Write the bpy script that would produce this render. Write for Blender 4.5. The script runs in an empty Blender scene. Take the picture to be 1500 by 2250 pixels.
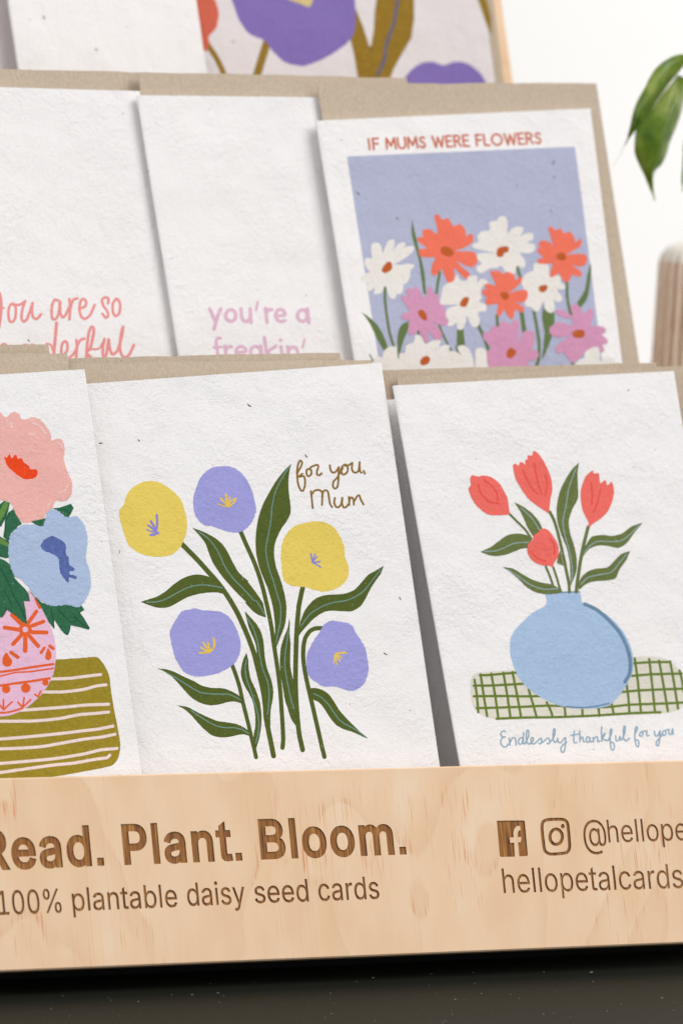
import bpy, math, random
import numpy as np
from mathutils import Vector, Matrix, geometry, noise as mnoise
random.seed(7)
scene = bpy.context.scene
COL = scene.collection

# ------------------------------------------------------------------ camera
YAW, PITCH, ROLL, FPX = 32.9, 6.0, 3.56, 17249.0      # FPX: focal length in pixels of a 1500 x 2250 picture
TW, TC, TM, TT = 17.0, 22.4, 21.6, 21.0               # lean of board and of the three rows of cards
W0, H0 = 1500.0, 2250.0
PXMM = 7.6
DIST = FPX / PXMM / 1000.0

def _cam():
    a, p, r = map(math.radians, (YAW, PITCH, ROLL))
    F = Vector((math.sin(a)*math.cos(p), math.cos(a)*math.cos(p), -math.sin(p)))
    R0 = Vector((math.cos(a), -math.sin(a), 0)); U0 = R0.cross(F)
    return math.cos(r)*R0 + math.sin(r)*U0, -math.sin(r)*R0 + math.cos(r)*U0, F
CR, CU, CF = _cam()
def ray(x, y):
    return CR*((x-W0/2)/FPX) + CU*(-(y-H0/2)/FPX) + CF

BOARD_TOP_PX = (725, 1692.5)
ZT = 0.0600                                            # height of the front board's top edge
CAM = Vector((0, 0, ZT)) - ray(*BOARD_TOP_PX)*DIST
cd = bpy.data.cameras.new("camera"); cam = bpy.data.objects.new("camera", cd); COL.objects.link(cam)
m = Matrix((CR, CU, -CF)).transposed().to_4x4(); m.translation = CAM
cam.matrix_world = m
cd.sensor_fit = 'VERTICAL'; cd.sensor_height = 36.0; cd.lens = 36.0*FPX/H0
cd.clip_start = 0.1; cd.clip_end = 100
cd.dof.use_dof = True; cd.dof.focus_distance = (Vector((-0.012, 0.02, 0.10))-CAM).dot(CF); cd.dof.aperture_fstop = 19.0
scene.camera = cam
scene.render.resolution_x, scene.render.resolution_y = 682, 1024
scene.view_settings.view_transform = 'Standard'; scene.view_settings.look = 'None'
scene.view_settings.exposure = 0.0; scene.view_settings.gamma = 1.0

# ------------------------------------------------------------------ light
w = bpy.data.worlds.new("World"); scene.world = w; w.use_nodes = True
bg = w.node_tree.nodes["Background"]; bg.inputs[0].default_value = (1.0, 0.99, 0.98, 1); bg.inputs[1].default_value = 0.44
def area(name, loc, target, size, power, color):
    l = bpy.data.lights.new(name, 'AREA'); l.shape = 'RECTANGLE'; l.size, l.size_y = size; l.energy = power; l.color = color
    o = bpy.data.objects.new(name, l); COL.objects.link(o); o.location = loc
    o.rotation_euler = (Vector(target)-Vector(loc)).to_track_quat('-Z', 'Y').to_euler()
    return o
area('window_light', (1.3, -1.6, 2.5), (0, 0.1, 0.12), (2.4, 2.0), 67, (1, .985, .97))
area('fill_light', (-2.2, -1.6, 0.9), (0, 0.1, 0.12), (2.2, 2.0), 25, (.89, .94, 1))
area('added_wall_fill', (2.2, 0.35, 0.5), (0.9, 1.05, 0.1), (0.8, 0.8), 21, (1, .988, .968))  # added lamp out of view, only there to brighten the wall

def lin(c):
    c = c/255.0
    return c/12.92 if c <= 0.04045 else ((c+0.055)/1.055)**2.4
def rgb(r, g, b, k=1.0): return (min(1, lin(r)*k), min(1, lin(g)*k), min(1, lin(b)*k), 1)

# ------------------------------------------------------------------ frames: a leaning plane x, up-slope, normal
class Frame:
    def __init__(s, lean, off):
        t = math.radians(lean)
        s.ex = Vector((1, 0, 0)); s.up = Vector((0, math.sin(t), math.cos(t))); s.n = s.ex.cross(s.up)
        s.O = Vector((0, off, ZT))
    def uv(s, p):
        d = ray(p[0], p[1]); k = (s.O-CAM).dot(s.n)/d.dot(s.n); q = CAM+d*k-s.O
        return Vector((q.dot(s.ex), q.dot(s.up)))
    def world(s, u, v, n=0): return s.O+s.ex*u+s.up*v+s.n*n
    def matrix(s, u=0, v=0, n=0):
        m = Matrix((s.ex, s.up, s.n)).transposed().to_4x4(); m.translation = s.world(u, v, n); return m

# ------------------------------------------------------------------ objects
def tag(o, label=None, cat=None, group=None, kind=None):
    if label: o["label"] = label
    if cat: o["category"] = cat
    if group: o["group"] = group
    if kind: o["kind"] = kind
    return o
def empty(name, mat=None, loc=None):
    o = bpy.data.objects.new(name, None); COL.objects.link(o); o.empty_display_size = 0.01
    if mat is not None: o.matrix_world = mat
    if loc is not None: o.location = loc
    return o
def mesh(name, verts, faces, mat, parent=None, smooth=False):
    me = bpy.data.meshes.new(name); me.from_pydata([tuple(v) for v in verts], [], faces); me.update()
    if mat: me.materials.append(mat)
    if smooth: me.polygons.foreach_set("use_smooth", [True]*len(me.polygons))
    o = bpy.data.objects.new(name, me); COL.objects.link(o)
    if parent: o.parent = parent
    return o

# ------------------------------------------------------------------ materials
def nt(name):
    m = bpy.data.materials.new(name); m.use_nodes = True
    t = m.node_tree; b = t.nodes["Principled BSDF"]
    return m, t, b
def N(t, typ, **kw):
    n = t.nodes.new(typ)
    for k, v in kw.items():
        if k in n.inputs.keys() if isinstance(k, str) else False: n.inputs[k].default_value = v
        else: setattr(n, k, v)
    return n
def noise(t, vec, scale, detail=3, rough=0.5):
    n = t.nodes.new('ShaderNodeTexNoise'); n.inputs['Scale'].default_value = scale
    n.inputs['Detail'].default_value = detail; n.inputs['Roughness'].default_value = rough
    if vec is not None: t.links.new(vec, n.inputs['Vector'])
    return n.outputs['Fac']
def ramp(t, fac, stops):
    r = t.nodes.new('ShaderNodeValToRGB'); e = r.color_ramp.elements
    while len(e) < len(stops): e.new(0.5)
    for el, (p, c) in zip(e, stops): el.position = p; el.color = c if len(c) == 4 else (*c, 1)
    t.links.new(fac, r.inputs[0]); return r.outputs[0]
def mixc(t, fac, a, b, mode='MIX'):
    n = t.nodes.new('ShaderNodeMix'); n.data_type = 'RGBA'; n.blend_type = mode
    for s, v in ((n.inputs[0], fac), (n.inputs[6], a), (n.inputs[7], b)):
        if hasattr(v, 'links'): t.links.new(v, s)
        else: s.default_value = v
    return n.outputs[2]
def math_(t, op, a, b=0.0):
    n = t.nodes.new('ShaderNodeMath'); n.operation = op
    for s, v in ((n.inputs[0], a), (n.inputs[1], b)):
        if hasattr(v, 'links'): t.links.new(v, s)
        else: s.default_value = v
    return n.outputs[0]
def mapping(t, vec, scale=(1, 1, 1), rot=(0, 0, 0), loc=(0, 0, 0)):
    n = t.nodes.new('ShaderNodeMapping'); n.inputs['Scale'].default_value = scale
    n.inputs['Rotation'].default_value = rot; n.inputs['Location'].default_value = loc
    t.links.new(vec, n.inputs['Vector']); return n.outputs[0]
def wpos(t): return t.nodes.new('ShaderNodeNewGeometry').outputs['Position']
def ocoord(t): return t.nodes.new('ShaderNodeTexCoord').outputs['Object']
def bump(t, b, h, dist, strength=1.0):
    n = t.nodes.new('ShaderNodeBump'); n.inputs['Distance'].default_value = dist; n.inputs['Strength'].default_value = strength
    t.links.new(h, n.inputs['Height']); t.links.new(n.outputs[0], b.inputs['Normal'])

PAPER_BUMP = 0.00082
def paper(name, col, var=0.03, speck=None, bump_k=1.0, fade=None):
    """handmade seed paper, plain or printed: lumpy pressed relief plus a little colour mottling"""
    m, t, b = nt(name)
    p = wpos(t)
    lump = noise(t, p, 640, 3, 0.55); big = noise(t, p, 48, 2, 0.5); fine = noise(t, mapping(t, p, (1, 1, 1.0)), 1900, 2, 0.6)
    crease = noise(t, mapping(t, p, (160, 60, 30), (0.2, 0.3, 0.5)), 1.0, 3, 0.5)
    h = math_(t, 'ADD', math_(t, 'MULTIPLY', lump, math_(t, 'MULTIPLY', ramp(t, noise(t, p, 75, 2, .5), [(0.35, (0.25, 0.25, 0.25)), (0.65, (1, 1, 1))]), 0.62)), math_(t, 'MULTIPLY', big, 2.2))
    h = math_(t, 'ADD', h, math_(t, 'MULTIPLY', fine, 0.30))
    h = math_(t, 'ADD', h, math_(t, 'MULTIPLY', crease, 0.7))
    bump(t, b, h, PAPER_BUMP*bump_k)
    v = noise(t, p, 800, 4, 0.7)
    dark = tuple(c*(1-var*1.6) for c in col[:3])+(1,); lite = tuple(min(1, c*(1+var)) for c in col[:3])+(1,)
    c = ramp(t, v, [(0.3, dark), (0.7, lite)])
    if speck:
        s = noise(t, p, 1300, 2, 0.5)
        c = mixc(t, ramp(t, s, [(0.70, (0, 0, 0)), (0.76, (0.4, 0.4, 0.4))]), c, speck)
    t.links.new(c, b.inputs['Base Color'])
    b.inputs['Roughness'].default_value = 0.92; b.inputs['Specular IOR Level'].default_value = 0.2
    return m
def kraft(name, col=rgb(200, 183, 162)):
    m, t, b = nt(name); p = wpos(t)
    f1 = noise(t, mapping(t, p, (1500, 1500, 600), (0.3, 0.7, 0.5)), 1.0, 3, 0.6)
    f2 = noise(t, mapping(t, p, (900, 1200, 2600), (0.9, 0.2, 0.8)), 1.0, 2, 0.6)
    lo = noise(t, p, 60, 2)
    c = ramp(t, f1, [(0.3, tuple(x*0.86 for x in col[:3])), (0.55, col[:3]), (0.75, tuple(min(1, x*1.12) for x in col[:3]))])
    c = mixc(t, ramp(t, f2, [(0.66, (0, 0, 0)), (0.72, (0.75, 0.75, 0.75))]), c, rgb(232, 218, 198))
    c = mixc(t, ramp(t, f2, [(0.26, (0.7, 0.7, 0.7)), (0.32, (0, 0, 0))]), c, rgb(170, 118, 82))
    c = mixc(t, math_(t, 'MULTIPLY', lo, 0.22), c, rgb(172, 150, 126))
    t.links.new(c, b.inputs['Base Color'])
    bump(t, b, math_(t, 'ADD', f1, math_(t, 'MULTIPLY', lo, 3.0)), 0.00012)
    b.inputs['Roughness'].default_value = 0.85; b.inputs['Specular IOR Level'].default_value = 0.25
    return m

def wood(name, engraved=False):
    """pale pine-faced ply, grain upright; object space is x along the board, y up it"""
    m, t, b = nt(name); p = ocoord(t)
    # slow cathedral figure
    warp = noise(t, mapping(t, p, (17, 11, 1)), 1.0, 2, 0.5)
    sx = t.nodes.new('ShaderNodeSeparateXYZ'); t.links.new(p, sx.inputs[0])
    ph = math_(t, 'ADD', math_(t, 'MULTIPLY', sx.outputs[0], 11.0), math_(t, 'MULTIPLY', warp, 6.5))
    fr_ = t.nodes.new('ShaderNodeMath'); fr_.operation = 'FRACT'; t.links.new(ph, fr_.inputs[0])
    bandc = ramp(t, fr_.outputs[0], [(0.0, (0.1, 0.1, 0.1)), (0.55, (0.25, 0.25, 0.25)), (0.90, (1, 1, 1)), (0.955, (0.05, 0.05, 0.05))])
    fib = noise(t, mapping(t, p, (2600, 90, 1)), 1.0, 3, 0.6)
    blot = noise(t, mapping(t, p, (60, 30, 1)), 1.0, 3, 0.5)
    if not engraved:
        c = ramp(t, blot, [(0.25, rgb(242, 202, 162)), (0.6, rgb(248, 216, 181)), (0.8, rgb(251, 228, 200))])
        c = mixc(t, math_(t, 'MULTIPLY', bandc, 0.36), c, rgb(232, 188, 146))
        c = mixc(t, math_(t, 'MULTIPLY', ramp(t, fib, [(0.4, (0, 0, 0)), (0.75, (1, 1, 1))]), 0.14), c, rgb(236, 190, 146))
        # short resin streaks gathered in loose patches
        st = noise(t, mapping(t, p, (3000, 60, 1), loc=(3, 5, 0)), 1.0, 1, 0.4)
        patch = noise(t, mapping(t, p, (34, 26, 1), loc=(9, 2, 0)), 1.0, 2, 0.5)
        edge_ = ramp(t, fr_.outputs[0], [(0.80, (0, 0, 0)), (0.90, (1, 1, 1)), (0.96, (0, 0, 0))])
        patch = math_(t, 'ADD', math_(t, 'MULTIPLY', patch, 0.94), math_(t, 'MULTIPLY', edge_, 0.16))
        s = math_(t, 'MULTIPLY', ramp(t, st, [(0.645, (0, 0, 0)), (0.69, (1, 1, 1))]), ramp(t, patch, [(0.52, (0, 0, 0)), (0.62, (1, 1, 1))]))
        c = mixc(t, math_(t, 'MULTIPLY', s, 0.85), c, rgb(218, 134, 84))
        lg = noise(t, mapping(t, p, (1500, 7, 1), loc=(1, 8, 0)), 1.0, 2, 0.5); pl = noise(t, mapping(t, p, (30, 8, 1), loc=(4, 4, 0)), 1.0, 1, 0.5)
        s2 = math_(t, 'MULTIPLY', ramp(t, lg, [(0.60, (0, 0, 0)), (0.68, (1, 1, 1))]), ramp(t, pl, [(0.5, (0, 0, 0)), (0.62, (1, 1, 1))]))
        c = mixc(t, math_(t, 'MULTIPLY', s2, 0.45), c, rgb(222, 158, 112))
        bump(t, b, fib, 0.00004)
        b.inputs['Roughness'].default_value = 0.55; b.inputs['Specular IOR Level'].default_value = 0.3
    else:
        f2 = noise(t, mapping(t, p, (1500, 45, 1)), 1.0, 4, 0.7); f3 = noise(t, mapping(t, p, (700, 30, 1)), 1.0, 2, 0.5)
        c = ramp(t, f2, [(0.30, rgb(82, 42, 16)), (0.42, rgb(136, 82, 34)), (0.56, rgb(168, 110, 48)), (0.72, rgb(226, 172, 92))])
        c = mixc(t, ramp(t, f3, [(0.60, (0, 0, 0)), (0.72, (0.8, 0.8, 0.8))]), c, rgb(92, 52, 30))
        bump(t, b, f2, 0.00015)
        b.inputs['Roughness'].default_value = 0.7
    t.links.new(c, b.inputs['Base Color'])
    return m

# ------------------------------------------------------------------ 2-D drawing tools (picture pixels of the photo)
REG = dict(A=(220,1000,350/1500), B=(530,1000,350/1500), C=(290,1320,350/1500), D=(540,1320,350/1500),
    E=(1000,960,.3), F=(1000,1280,1/3), G=(1080,1580,.28), H=(0,860,350/1500), I=(0,1150,350/1500), J=(0,1400,350/1500),
    K=(680,220,.28), L=(960,220,.28), M=(780,440,.32/1.5), N=(1020,440,.38/1.5), P=(400,640,.24), Q=(0,620,350/1500),
    R=(400,0,1/3), T=(800,0,1/3), U=(1200,80,.2), V=(1200,500,.2), S=(1000,1660,1/3), Y=(180,780,.4/1.5), Z=(540,780,.4/1.5), X=(0,0,1))
def pts(s, reg=None):
    """'A x,y x,y B x,y ...' -> list of photo-pixel points; a letter switches the region they were read in"""
    out = []; r = reg
    for tok in s.split():
        if tok in REG: r = tok; continue
        x, y = tok.split(','); ox, oy, k = REG[r]
        out.append((ox+float(x)*k, oy+float(y)*k))
    return out
def cr(P, closed, step=3.0):
    P = [np.array(p, float) for p in P]; n = len(P); out = []
    rng = range(n) if closed else range(n-1)
    for i in rng:
        p1, p2 = P[i], P[(i+1) % n]
        p0 = P[i-1] if (closed or i > 0) else 2*p1-p2
        p3 = P[(i+2) % n] if (closed or i+2 < n) else 2*p2-p1
        k = max(1, int(math.hypot(*(p2-p1))/step))
        # centripetal-ish: plain Catmull-Rom with reduced tension
        m1, m2 = (p2-p0)*0.42, (p3-p1)*0.42
        L = math.hypot(*(p2-p1))
        for mm in (m1, m2):
            l = math.hypot(*mm)
            if l > 1.1*L: mm *= 1.1*L/l
        for j in range(k):
            t = j/k; h00 = 2*t**3-3*t*t+1; h10 = t**3-2*t*t+t; h01 = -2*t**3+3*t*t; h11 = t**3-t*t
            out.append(h00*p1+h10*m1+h01*p2+h11*m2)
    if not closed: out.append(P[-1])
    return out
def FQ(amp): return 0.35 if amp <= 1 else 0.6
def rough(P, amp=0.35, seed=0):
    out = []
    if amp > 1: P = [np.array(P[i])*(1-k/3)+np.array(P[(i+1) % len(P)])*k/3 for i in range(len(P)) for k in range(3)]
    for i, p in enumerate(P):
        a = mnoise.noise((p[0]*FQ(amp), p[1]*FQ(amp), seed+3.1)); b = mnoise.noise((p[0]*FQ(amp), p[1]*FQ(amp), seed+9.7))
        out.append((p[0]+a*amp*2, p[1]+b*amp*2))
    return out
def blob(s, amp=0.45, reg=None, step=3.0): return [rough(cr(pts(s, reg), True, step), amp)]
def poly(s, reg=None): return [pts(s, reg)]
def leaf(a, b, amp=0.25):
    l = cr(pts(a), False); r = cr(pts(b), False)
    return [rough(l+r[::-1], amp)]
def stroke(s, w, reg=None, cap=True, step=2.0, w2=None, raw=None):
    """ribbon of width w (photo pixels) along a smooth line, round ends"""
    c = cr(pts(s, reg) if raw is None else raw, False, step)
    n = len(c); L = []; Rr = []
    for i in range(n):
        a = c[max(0, i-1)]; b = c[min(n-1, i+1)]; d = b-a; l = math.hypot(*d) or 1; d = d/l
        ww = w if w2 is None else w+(w2-w)*i/max(1, n-1)
        nn = np.array([-d[1], d[0]])*ww/2
        L.append(c[i]+nn); Rr.append(c[i]-nn)
    out = [[tuple(L[i]), tuple(L[i+1]), tuple(Rr[i+1]), tuple(Rr[i])] for i in range(n-1)]
    if cap:
        out.append(ngon(c[0], w/2)); out.append(ngon(c[-1], (w2 or w)/2))
        if w > 2:
            for q in c[2:-2:3]: out.append(ngon(q, w/2*0.99))
    return out
def ngon(c, r, k=10, ry=None): 
    ry = r if ry is None else ry
    return [(c[0]+r*math.cos(2*math.pi*i/k+.1), c[1]+ry*math.sin(2*math.pi*i/k+.1)) for i in range(k)]
def sarea(P): return 0.5*sum(P[i][0]*P[(i+1) % len(P)][1]-P[(i+1) % len(P)][0]*P[i][1] for i in range(len(P)))
def inside_nonzero(P, Ls):
    """which of the points P lie inside the (same-wound) loops Ls"""
    x = P[:, 0]; y = P[:, 1]; wn = np.zeros(len(P), int); order = np.argsort(x); xs = x[order]
    for L in Ls:
        Q = np.array([(q[0], q[1]) for q in L], float); Q2 = np.roll(Q, -1, 0)
        lo, hi = Q.min(0), Q.max(0)
        sel = order[np.searchsorted(xs, lo[0]):np.searchsorted(xs, hi[0], 'right')]
        sel = sel[(y[sel] > lo[1]) & (y[sel] < hi[1])]
        if len(sel) == 0: continue
        X, Y = x[sel][:, None], y[sel][:, None]
        up = (Q[:, 1] <= Y) & (Q2[:, 1] > Y); dn = (Q[:, 1] > Y) & (Q2[:, 1] <= Y)
        c_ = (Q2[:, 0]-Q[:, 0])*(Y-Q[:, 1])-(X-Q[:, 0])*(Q2[:, 1]-Q[:, 1])
        wn[sel] += (up & (c_ > 0)).sum(1)-(dn & (c_ < 0)).sum(1)
    return wn != 0
def union(polys):
    """flat triangles covering every polygon of the drawing once, holes left open"""
    vs = []; ed = []; Ls = []
    for P in polys:
        a = sarea(P)
        if abs(a) < 1e-3: continue
        if a < 0: P = P[::-1]
        b0 = len(vs); n = len(P); Ls.append(P)
        ed += [(b0+i, b0+(i+1) % n) for i in range(n)]; vs += [Vector((float(p[0]), float(p[1]))) for p in P]
    r = geometry.delaunay_2d_cdt(vs, ed, [], 0, 1e-4, False)
    V, F_ = r[0], r[2]
    cen = np.array([((V[f[0]].x+V[f[1]].x+V[f[2]].x)/3, (V[f[0]].y+V[f[1]].y+V[f[2]].y)/3) for f in F_])
    ins = inside_nonzero(cen, Ls)
    return V, [f for f, k in zip(F_, ins) if k]

LAYER = 0.000012
def printed(name, card, polys, mat, layer=1, label=None):
    V, F_ = union(polys)
    fr, base = card["_f"], card["_b"]
    P = [fr.uv(v)-base for v in V]
    o = mesh(name, [(p.x, p.y, LAYER*layer) for p in P], [f[::-1] for f in F_], mat, card["_o"])
    if label: o["label"] = label
    return o

# ------------------------------------------------------------------ cards and envelopes
def quad_uv(fr, TL, TR, BL, BR, H):
    tl, tr, bl, br = map(fr.uv, (TL, TR, BL, BR))
    bl = tl+(bl-tl).normalized()*H; br = tr+(br-tr).normalized()*H
    return tl, tr, bl, br
def card(name, label, cat, fr, TL, TR, BL, BR, mat, H=0.148, group=None, folded=True, gap=0.0035, th=0.0005):
    """a folded card (spine left) : front sheet and back sheet opening slightly to the right"""
    tl, tr, bl, br = quad_uv(fr, TL, TR, BL, BR, H)
    base = (bl+br)/2
    root = empty(name, fr.matrix(base.x, base.y)); tag(root, label, cat, group)
    def sheet(pname, prof, bev=0.0):
        vs = []; k = len(prof)
        for h in (0, 1):
            for s, n in prof:
                q = (bl*(1-s)+br*s) if h == 0 else (tl*(1-s)+tr*s)
                q = q-base; vs.append((q.x, q.y, n))
        fs = [(i, (i+1) % k, k+(i+1) % k, k+i) for i in range(k)]
        fs += [tuple(range(k))[::-1], tuple(range(k, 2*k))]
        o = mesh(pname, vs, fs, mat, root)
        return o
    if folded:
        sheet("front_sheet", [(0.996, 0), (1, -0.00022), (1, -th), (0.012, -th*1.3), (0.0, -th*1.1), (-0.003, -th*.6), (0.0, -0.00012), (0.006, 0)][::-1])
        sheet("back_sheet", [(-0.003, -th*.62), (0.0, -th*1.12), (0.012, -th*1.32), (0.3, -th*1.4-gap*.2), (1, -th-gap), (1, -2*th-gap), (0.3, -th*2.4-gap*.22), (0.012, -th*2.4), (-0.002, -th*1.7)])
    else:
        sheet("sheet", [(0, 0), (1, 0), (1, -th), (0, -th)])
    print(name, 'z bottom %.4f top %.4f  w %.4f  y %.3f' % (fr.world(base.x, base.y).z, fr.world(tl.x, tl.y).z, (tr-tl).length, fr.world(base.x, base.y).y))
    return {"_o": root, "_f": fr, "_b": base, "_q": (tl, tr, bl, br)}
def envelope(label, fr, TL, TR, BL, BR, H=0.156, mat=None, lip=0.0, group="kraft envelopes behind the cards", split=True):
    tl, tr, bl, br = quad_uv(fr, TL, TR, BL, BR, H); base = (bl+br)/2
    root = empty("envelope", fr.matrix(base.x, base.y)); tag(root, label, "envelope", group)
    def strip(pn, z0, z1, top, rag, sd):
        n = 40; vs = []
        for z in (z0, z1):
            for h in (0, 1):
                for i in range(n+1):
                    s = i/n; q = (bl*(1-s)+br*s) if h == 0 else (tl*(1-s)+tr*s)
                    q = q-base
                    if h == 1: q = q+Vector((0, top+rag*mnoise.noise((s*9, sd, 1.3))+rag*.4*mnoise.noise((s*40, sd, 4.3))))
                    bow = 0.0006*math.sin(math.pi*s)*h
                    vs.append((q.x, q.y, z+bow))
        m = n+1; fs = []
        for i in range(n):
            fs.append((i, i+1, m+i+1, m+i)); fs.append((2*m+i+1, 2*m+i, 3*m+i, 3*m+i+1))
            fs.append((m+i, m+i+1, 3*m+i+1, 3*m+i)); fs.append((i+1, i, 2*m+i, 2*m+i+1))
        fs.append((0, m, 3*m, 2*m)); fs.append((m-1, 3*m-1, 4*m-1, 2*m-1))
        return mesh(pn, vs, fs, mat or KRAFT, root)
    strip("front_face", 0, -0.00022, 0, 0.00025, sd=TL[0]*.1)
    if split: strip("back_face", -0.0009, -0.0012, 0.0022+lip, 0.0003, sd=TR[0]*.1+5)
    return root
def flecks(card_, specs, mat=None):
    """tiny seeds and plant bits pressed into the paper: (x, y, length, angle)"""
    fr, base = card_["_f"], card_["_b"]
    for x, y, L, a in specs:
        k = 7; P = []
        for i in range(k):
            t = i/(k-1)*2-1; wd = (1-t*t)**.7*(0.16+.08*math.sin(3*t+x))*L
            P.append((t*L/2, wd*.5+.1*L*t*t))
        P += [(p[0], p[1]-2*((1-(p[0]/L*2)**2)**.7*(0.16+.08*math.sin(3*p[0]/L*2+x))*L*.5)-.3) for p in P[::-1]]
        ca, sa = math.cos(math.radians(a)), math.sin(math.radians(a))
        Q = [fr.uv((x+p[0]*ca-p[1]*sa, y-p[0]*sa-p[1]*ca))-base for p in P]
        n = len(Q); c = sum(Q, Vector((0, 0)))/n
        vs = [(q.x, q.y, LAYER*.5) for q in Q]+[(c.x, c.y, 0.00030)]
        mesh("seed_fleck", vs, [(i, (i+1) % n, n) for i in range(n)], mat or SEED, card_["_o"])

WHITE = paper("seed_paper", rgb(246, 243, 242), var=0.01)
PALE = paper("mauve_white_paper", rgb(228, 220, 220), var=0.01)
KRAFT = kraft("kraft_paper")
SEED, _t, _b = nt("seed_husk"); _b.inputs['Base Color'].default_value = rgb(70, 62, 52); _b.inputs['Roughness'].default_value = .7
INK_K = 1.06
def ink(name, r, g, b, var=0.03): return paper("ink_"+name, rgb(r, g, b, INK_K), var=var, speck=rgb(232, 228, 226))
I_YEL = ink("yellow", 230, 204, 98); I_VIO = ink("violet", 160, 158, 218); I_GRN = ink("leaf_green", 84, 97, 40, .10)
I_RIB = ink("leaf_vein", 112, 145, 132); I_OCH = ink("ochre", 140, 106, 44); I_YC = ink("warm_yellow", 232, 196, 84); I_VC = ink("violet_stamens", 140, 134, 208)
I_COR = ink("coral", 238, 110, 100); I_CRD = ink("coral_dark", 228, 80, 68); I_GR2 = ink("moss_green", 106, 118, 66, .10); I_RB2 = ink("pale_vein", 150, 170, 172)
I_BLU = ink("vase_blue", 168, 192, 222); I_BSH = ink("vase_shade", 108, 138, 164); I_BGE = ink("cloth_beige", 222, 217, 203); I_OLV = ink("cloth_green", 104, 124, 46); I_TXB = ink("letter_blue", 142, 170, 190)
I_PNK = ink("petal_pink", 236, 178, 170); I_RED = ink("stamen_red", 236, 72, 28); I_DGR = ink("dark_green", 50, 106, 74, .16); I_MGR = ink("stem_green", 100, 142, 66); I_SKY = ink("petal_blue", 172, 190, 220); I_NAV = ink("stamen_blue", 90, 108, 168, .15)
I_VPK = ink("vase_pink", 232, 188, 212); I_ORG = ink("vase_orange", 228, 98, 44); I_CLO = ink("cloth_olive", 156, 136, 40, .10); I_CLL = ink("cloth_line", 238, 218, 212)
I_LAV = ink("panel_lavender", 176, 180, 204, .03); I_CRM = ink("daisy_cream", 230, 225, 219, .02); I_ORF = ink("daisy_orange", 236, 116, 92); I_PKF = ink("daisy_pink", 208, 148, 180); I_GR3 = ink("grass_green", 100, 120, 72); I_BRN = ink("daisy_centre", 186, 92, 42); I_TXR = ink("letter_rust", 200, 108, 80)
I_TXP = ink("letter_salmon", 232, 150, 148); I_TXL = ink("letter_mauve", 222, 182, 202)
I_TRD = ink("petal_terracotta", 208, 102, 80); I_TVI = ink("petal_violet", 130, 110, 176); I_TOC = ink("leaf_ochre", 148, 116, 38, .15); I_TRB = ink("vein_slate", 100, 98, 122); I_TYC = ink("stamen_sand", 208, 188, 130)

# ---- front row
f_left = Frame(TC, 0.0092); f_mid = Frame(TC, 0.0148); f_right = Frame(TC, 0.0120)
f_env = Frame(TC, 0.0195); f_env2 = Frame(TC, 0.0222); f_back = Frame(18.0, 0.0305); f_env4 = Frame(18.0, 0.0335); f_env3 = Frame(18.0, 0.0365)

c_left = card("greeting_card", "white card with pink and blue flowers in a patterned pink vase", "card", f_left, (-452, 851), (187, 811), (-331, 1742), (313, 1703), WHITE)
c_mid = card("greeting_card", "white card with yellow and lilac poppies and the words for you, Mum", "card", f_mid, (180, 844), (838, 797), (300, 1730), (967, 1685), WHITE)
c_right = card("greeting_card", "white card with coral tulips in a round blue vase on green checked cloth", "card", f_right, (866, 847), (1480, 815), (1013, 1680), (1613, 1650), WHITE, gap=0.005)
c_hid = card("blank_card", "plain white card half hidden behind the coral tulip card", "card", f_back, (812, 880), (1470, 850), (945, 1680), (1600, 1650), WHITE, H=0.144)

envelope("kraft envelope behind the card with pink and blue flowers, front of two", f_env, (-480, 783), (148, 776), (-340, 1790), (300, 1760), split=False)
envelope("kraft envelope right behind the lilac poppy card, nearest of two there", f_env2, (152, 798), (817, 791), (300, 1790), (960, 1760), split=False)
envelope("kraft envelope edging up behind the lilac poppy card, shorter strip than its neighbour", f_env4, (120, 788), (746, 775), (260, 1790), (890, 1760), split=False)
envelope("kraft envelope just behind the coral tulip card, nearest of two there", f_env4, (871, 828), (1500, 804), (1010, 1790), (1640, 1760), split=False)
envelope("kraft envelope standing furthest back in front row at right", f_env3, (800, 814), (1440, 797), (950, 1790), (1600, 1760), split=False)
envelope("kraft envelope rising between the pink flower card and the salmon lettering", f_env3, (-400, 760), (107, 757), (-250, 1790), (260, 1760), split=False)

# ---- print: lilac and yellow poppies
C = c_mid
GR = []
GR += stroke("A 770,838 850,918 930,1000 1010,1090 1090,1180 1160,1270 1230,1375 C 927,0 990,110 1050,240 1100,360 1150,500 1180,620 1215,760 1240,880 1255,1000 1262,1100 1290,1250 1315,1370 1333,1462", 11)
GR += stroke("C 945,610 985,720 1015,820 1040,940 1070,1060 1100,1180 1125,1290 1150,1390 1168,1475", 8.8)
GR += stroke("A 1320,715 B 55,860 110,980 160,1110 200,1240 225,1340 D 210,90 240,240 260,380 270,450 290,580 310,720 325,860 335,1000 345,1150 352,1300 345,1385", 9.5)
GR += stroke("B 582,1230 560,1330 540,1430 D 498,60 485,200 476,350 470,550 468,700 470,850 478,1000 490,1150 505,1270 535,1405", 10.6)
GR += stroke("D 715,258 650,262 600,290 560,350 543,430 540,530 552,640 575,760 600,870 630,1000 660,1130 690,1260 715,1370 740,1470", 9.6)
GR += leaf("A 868,683 980,725 1090,785 1160,850 1205,920 1250,1010 1310,1110 1400,1190 B 60,1190 130,1280 205,1390", "A 868,683 930,750 990,830 1020,910 1060,1010 1110,1090 1180,1180 1280,1290 1380,1390 C 1060,12 1130,90 1190,135 1262,157")
GR += leaf("A 380,1382 450,1360 540,1330 620,1280 690,1220 770,1165 860,1130 940,1125 1010,1140 1080,1170 1150,1215", "A 380,1382 440,1405 510,1430 580,1440 650,1430 730,1390 820,1340 920,1310 1020,1295 1100,1295 1185,1312")
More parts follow.
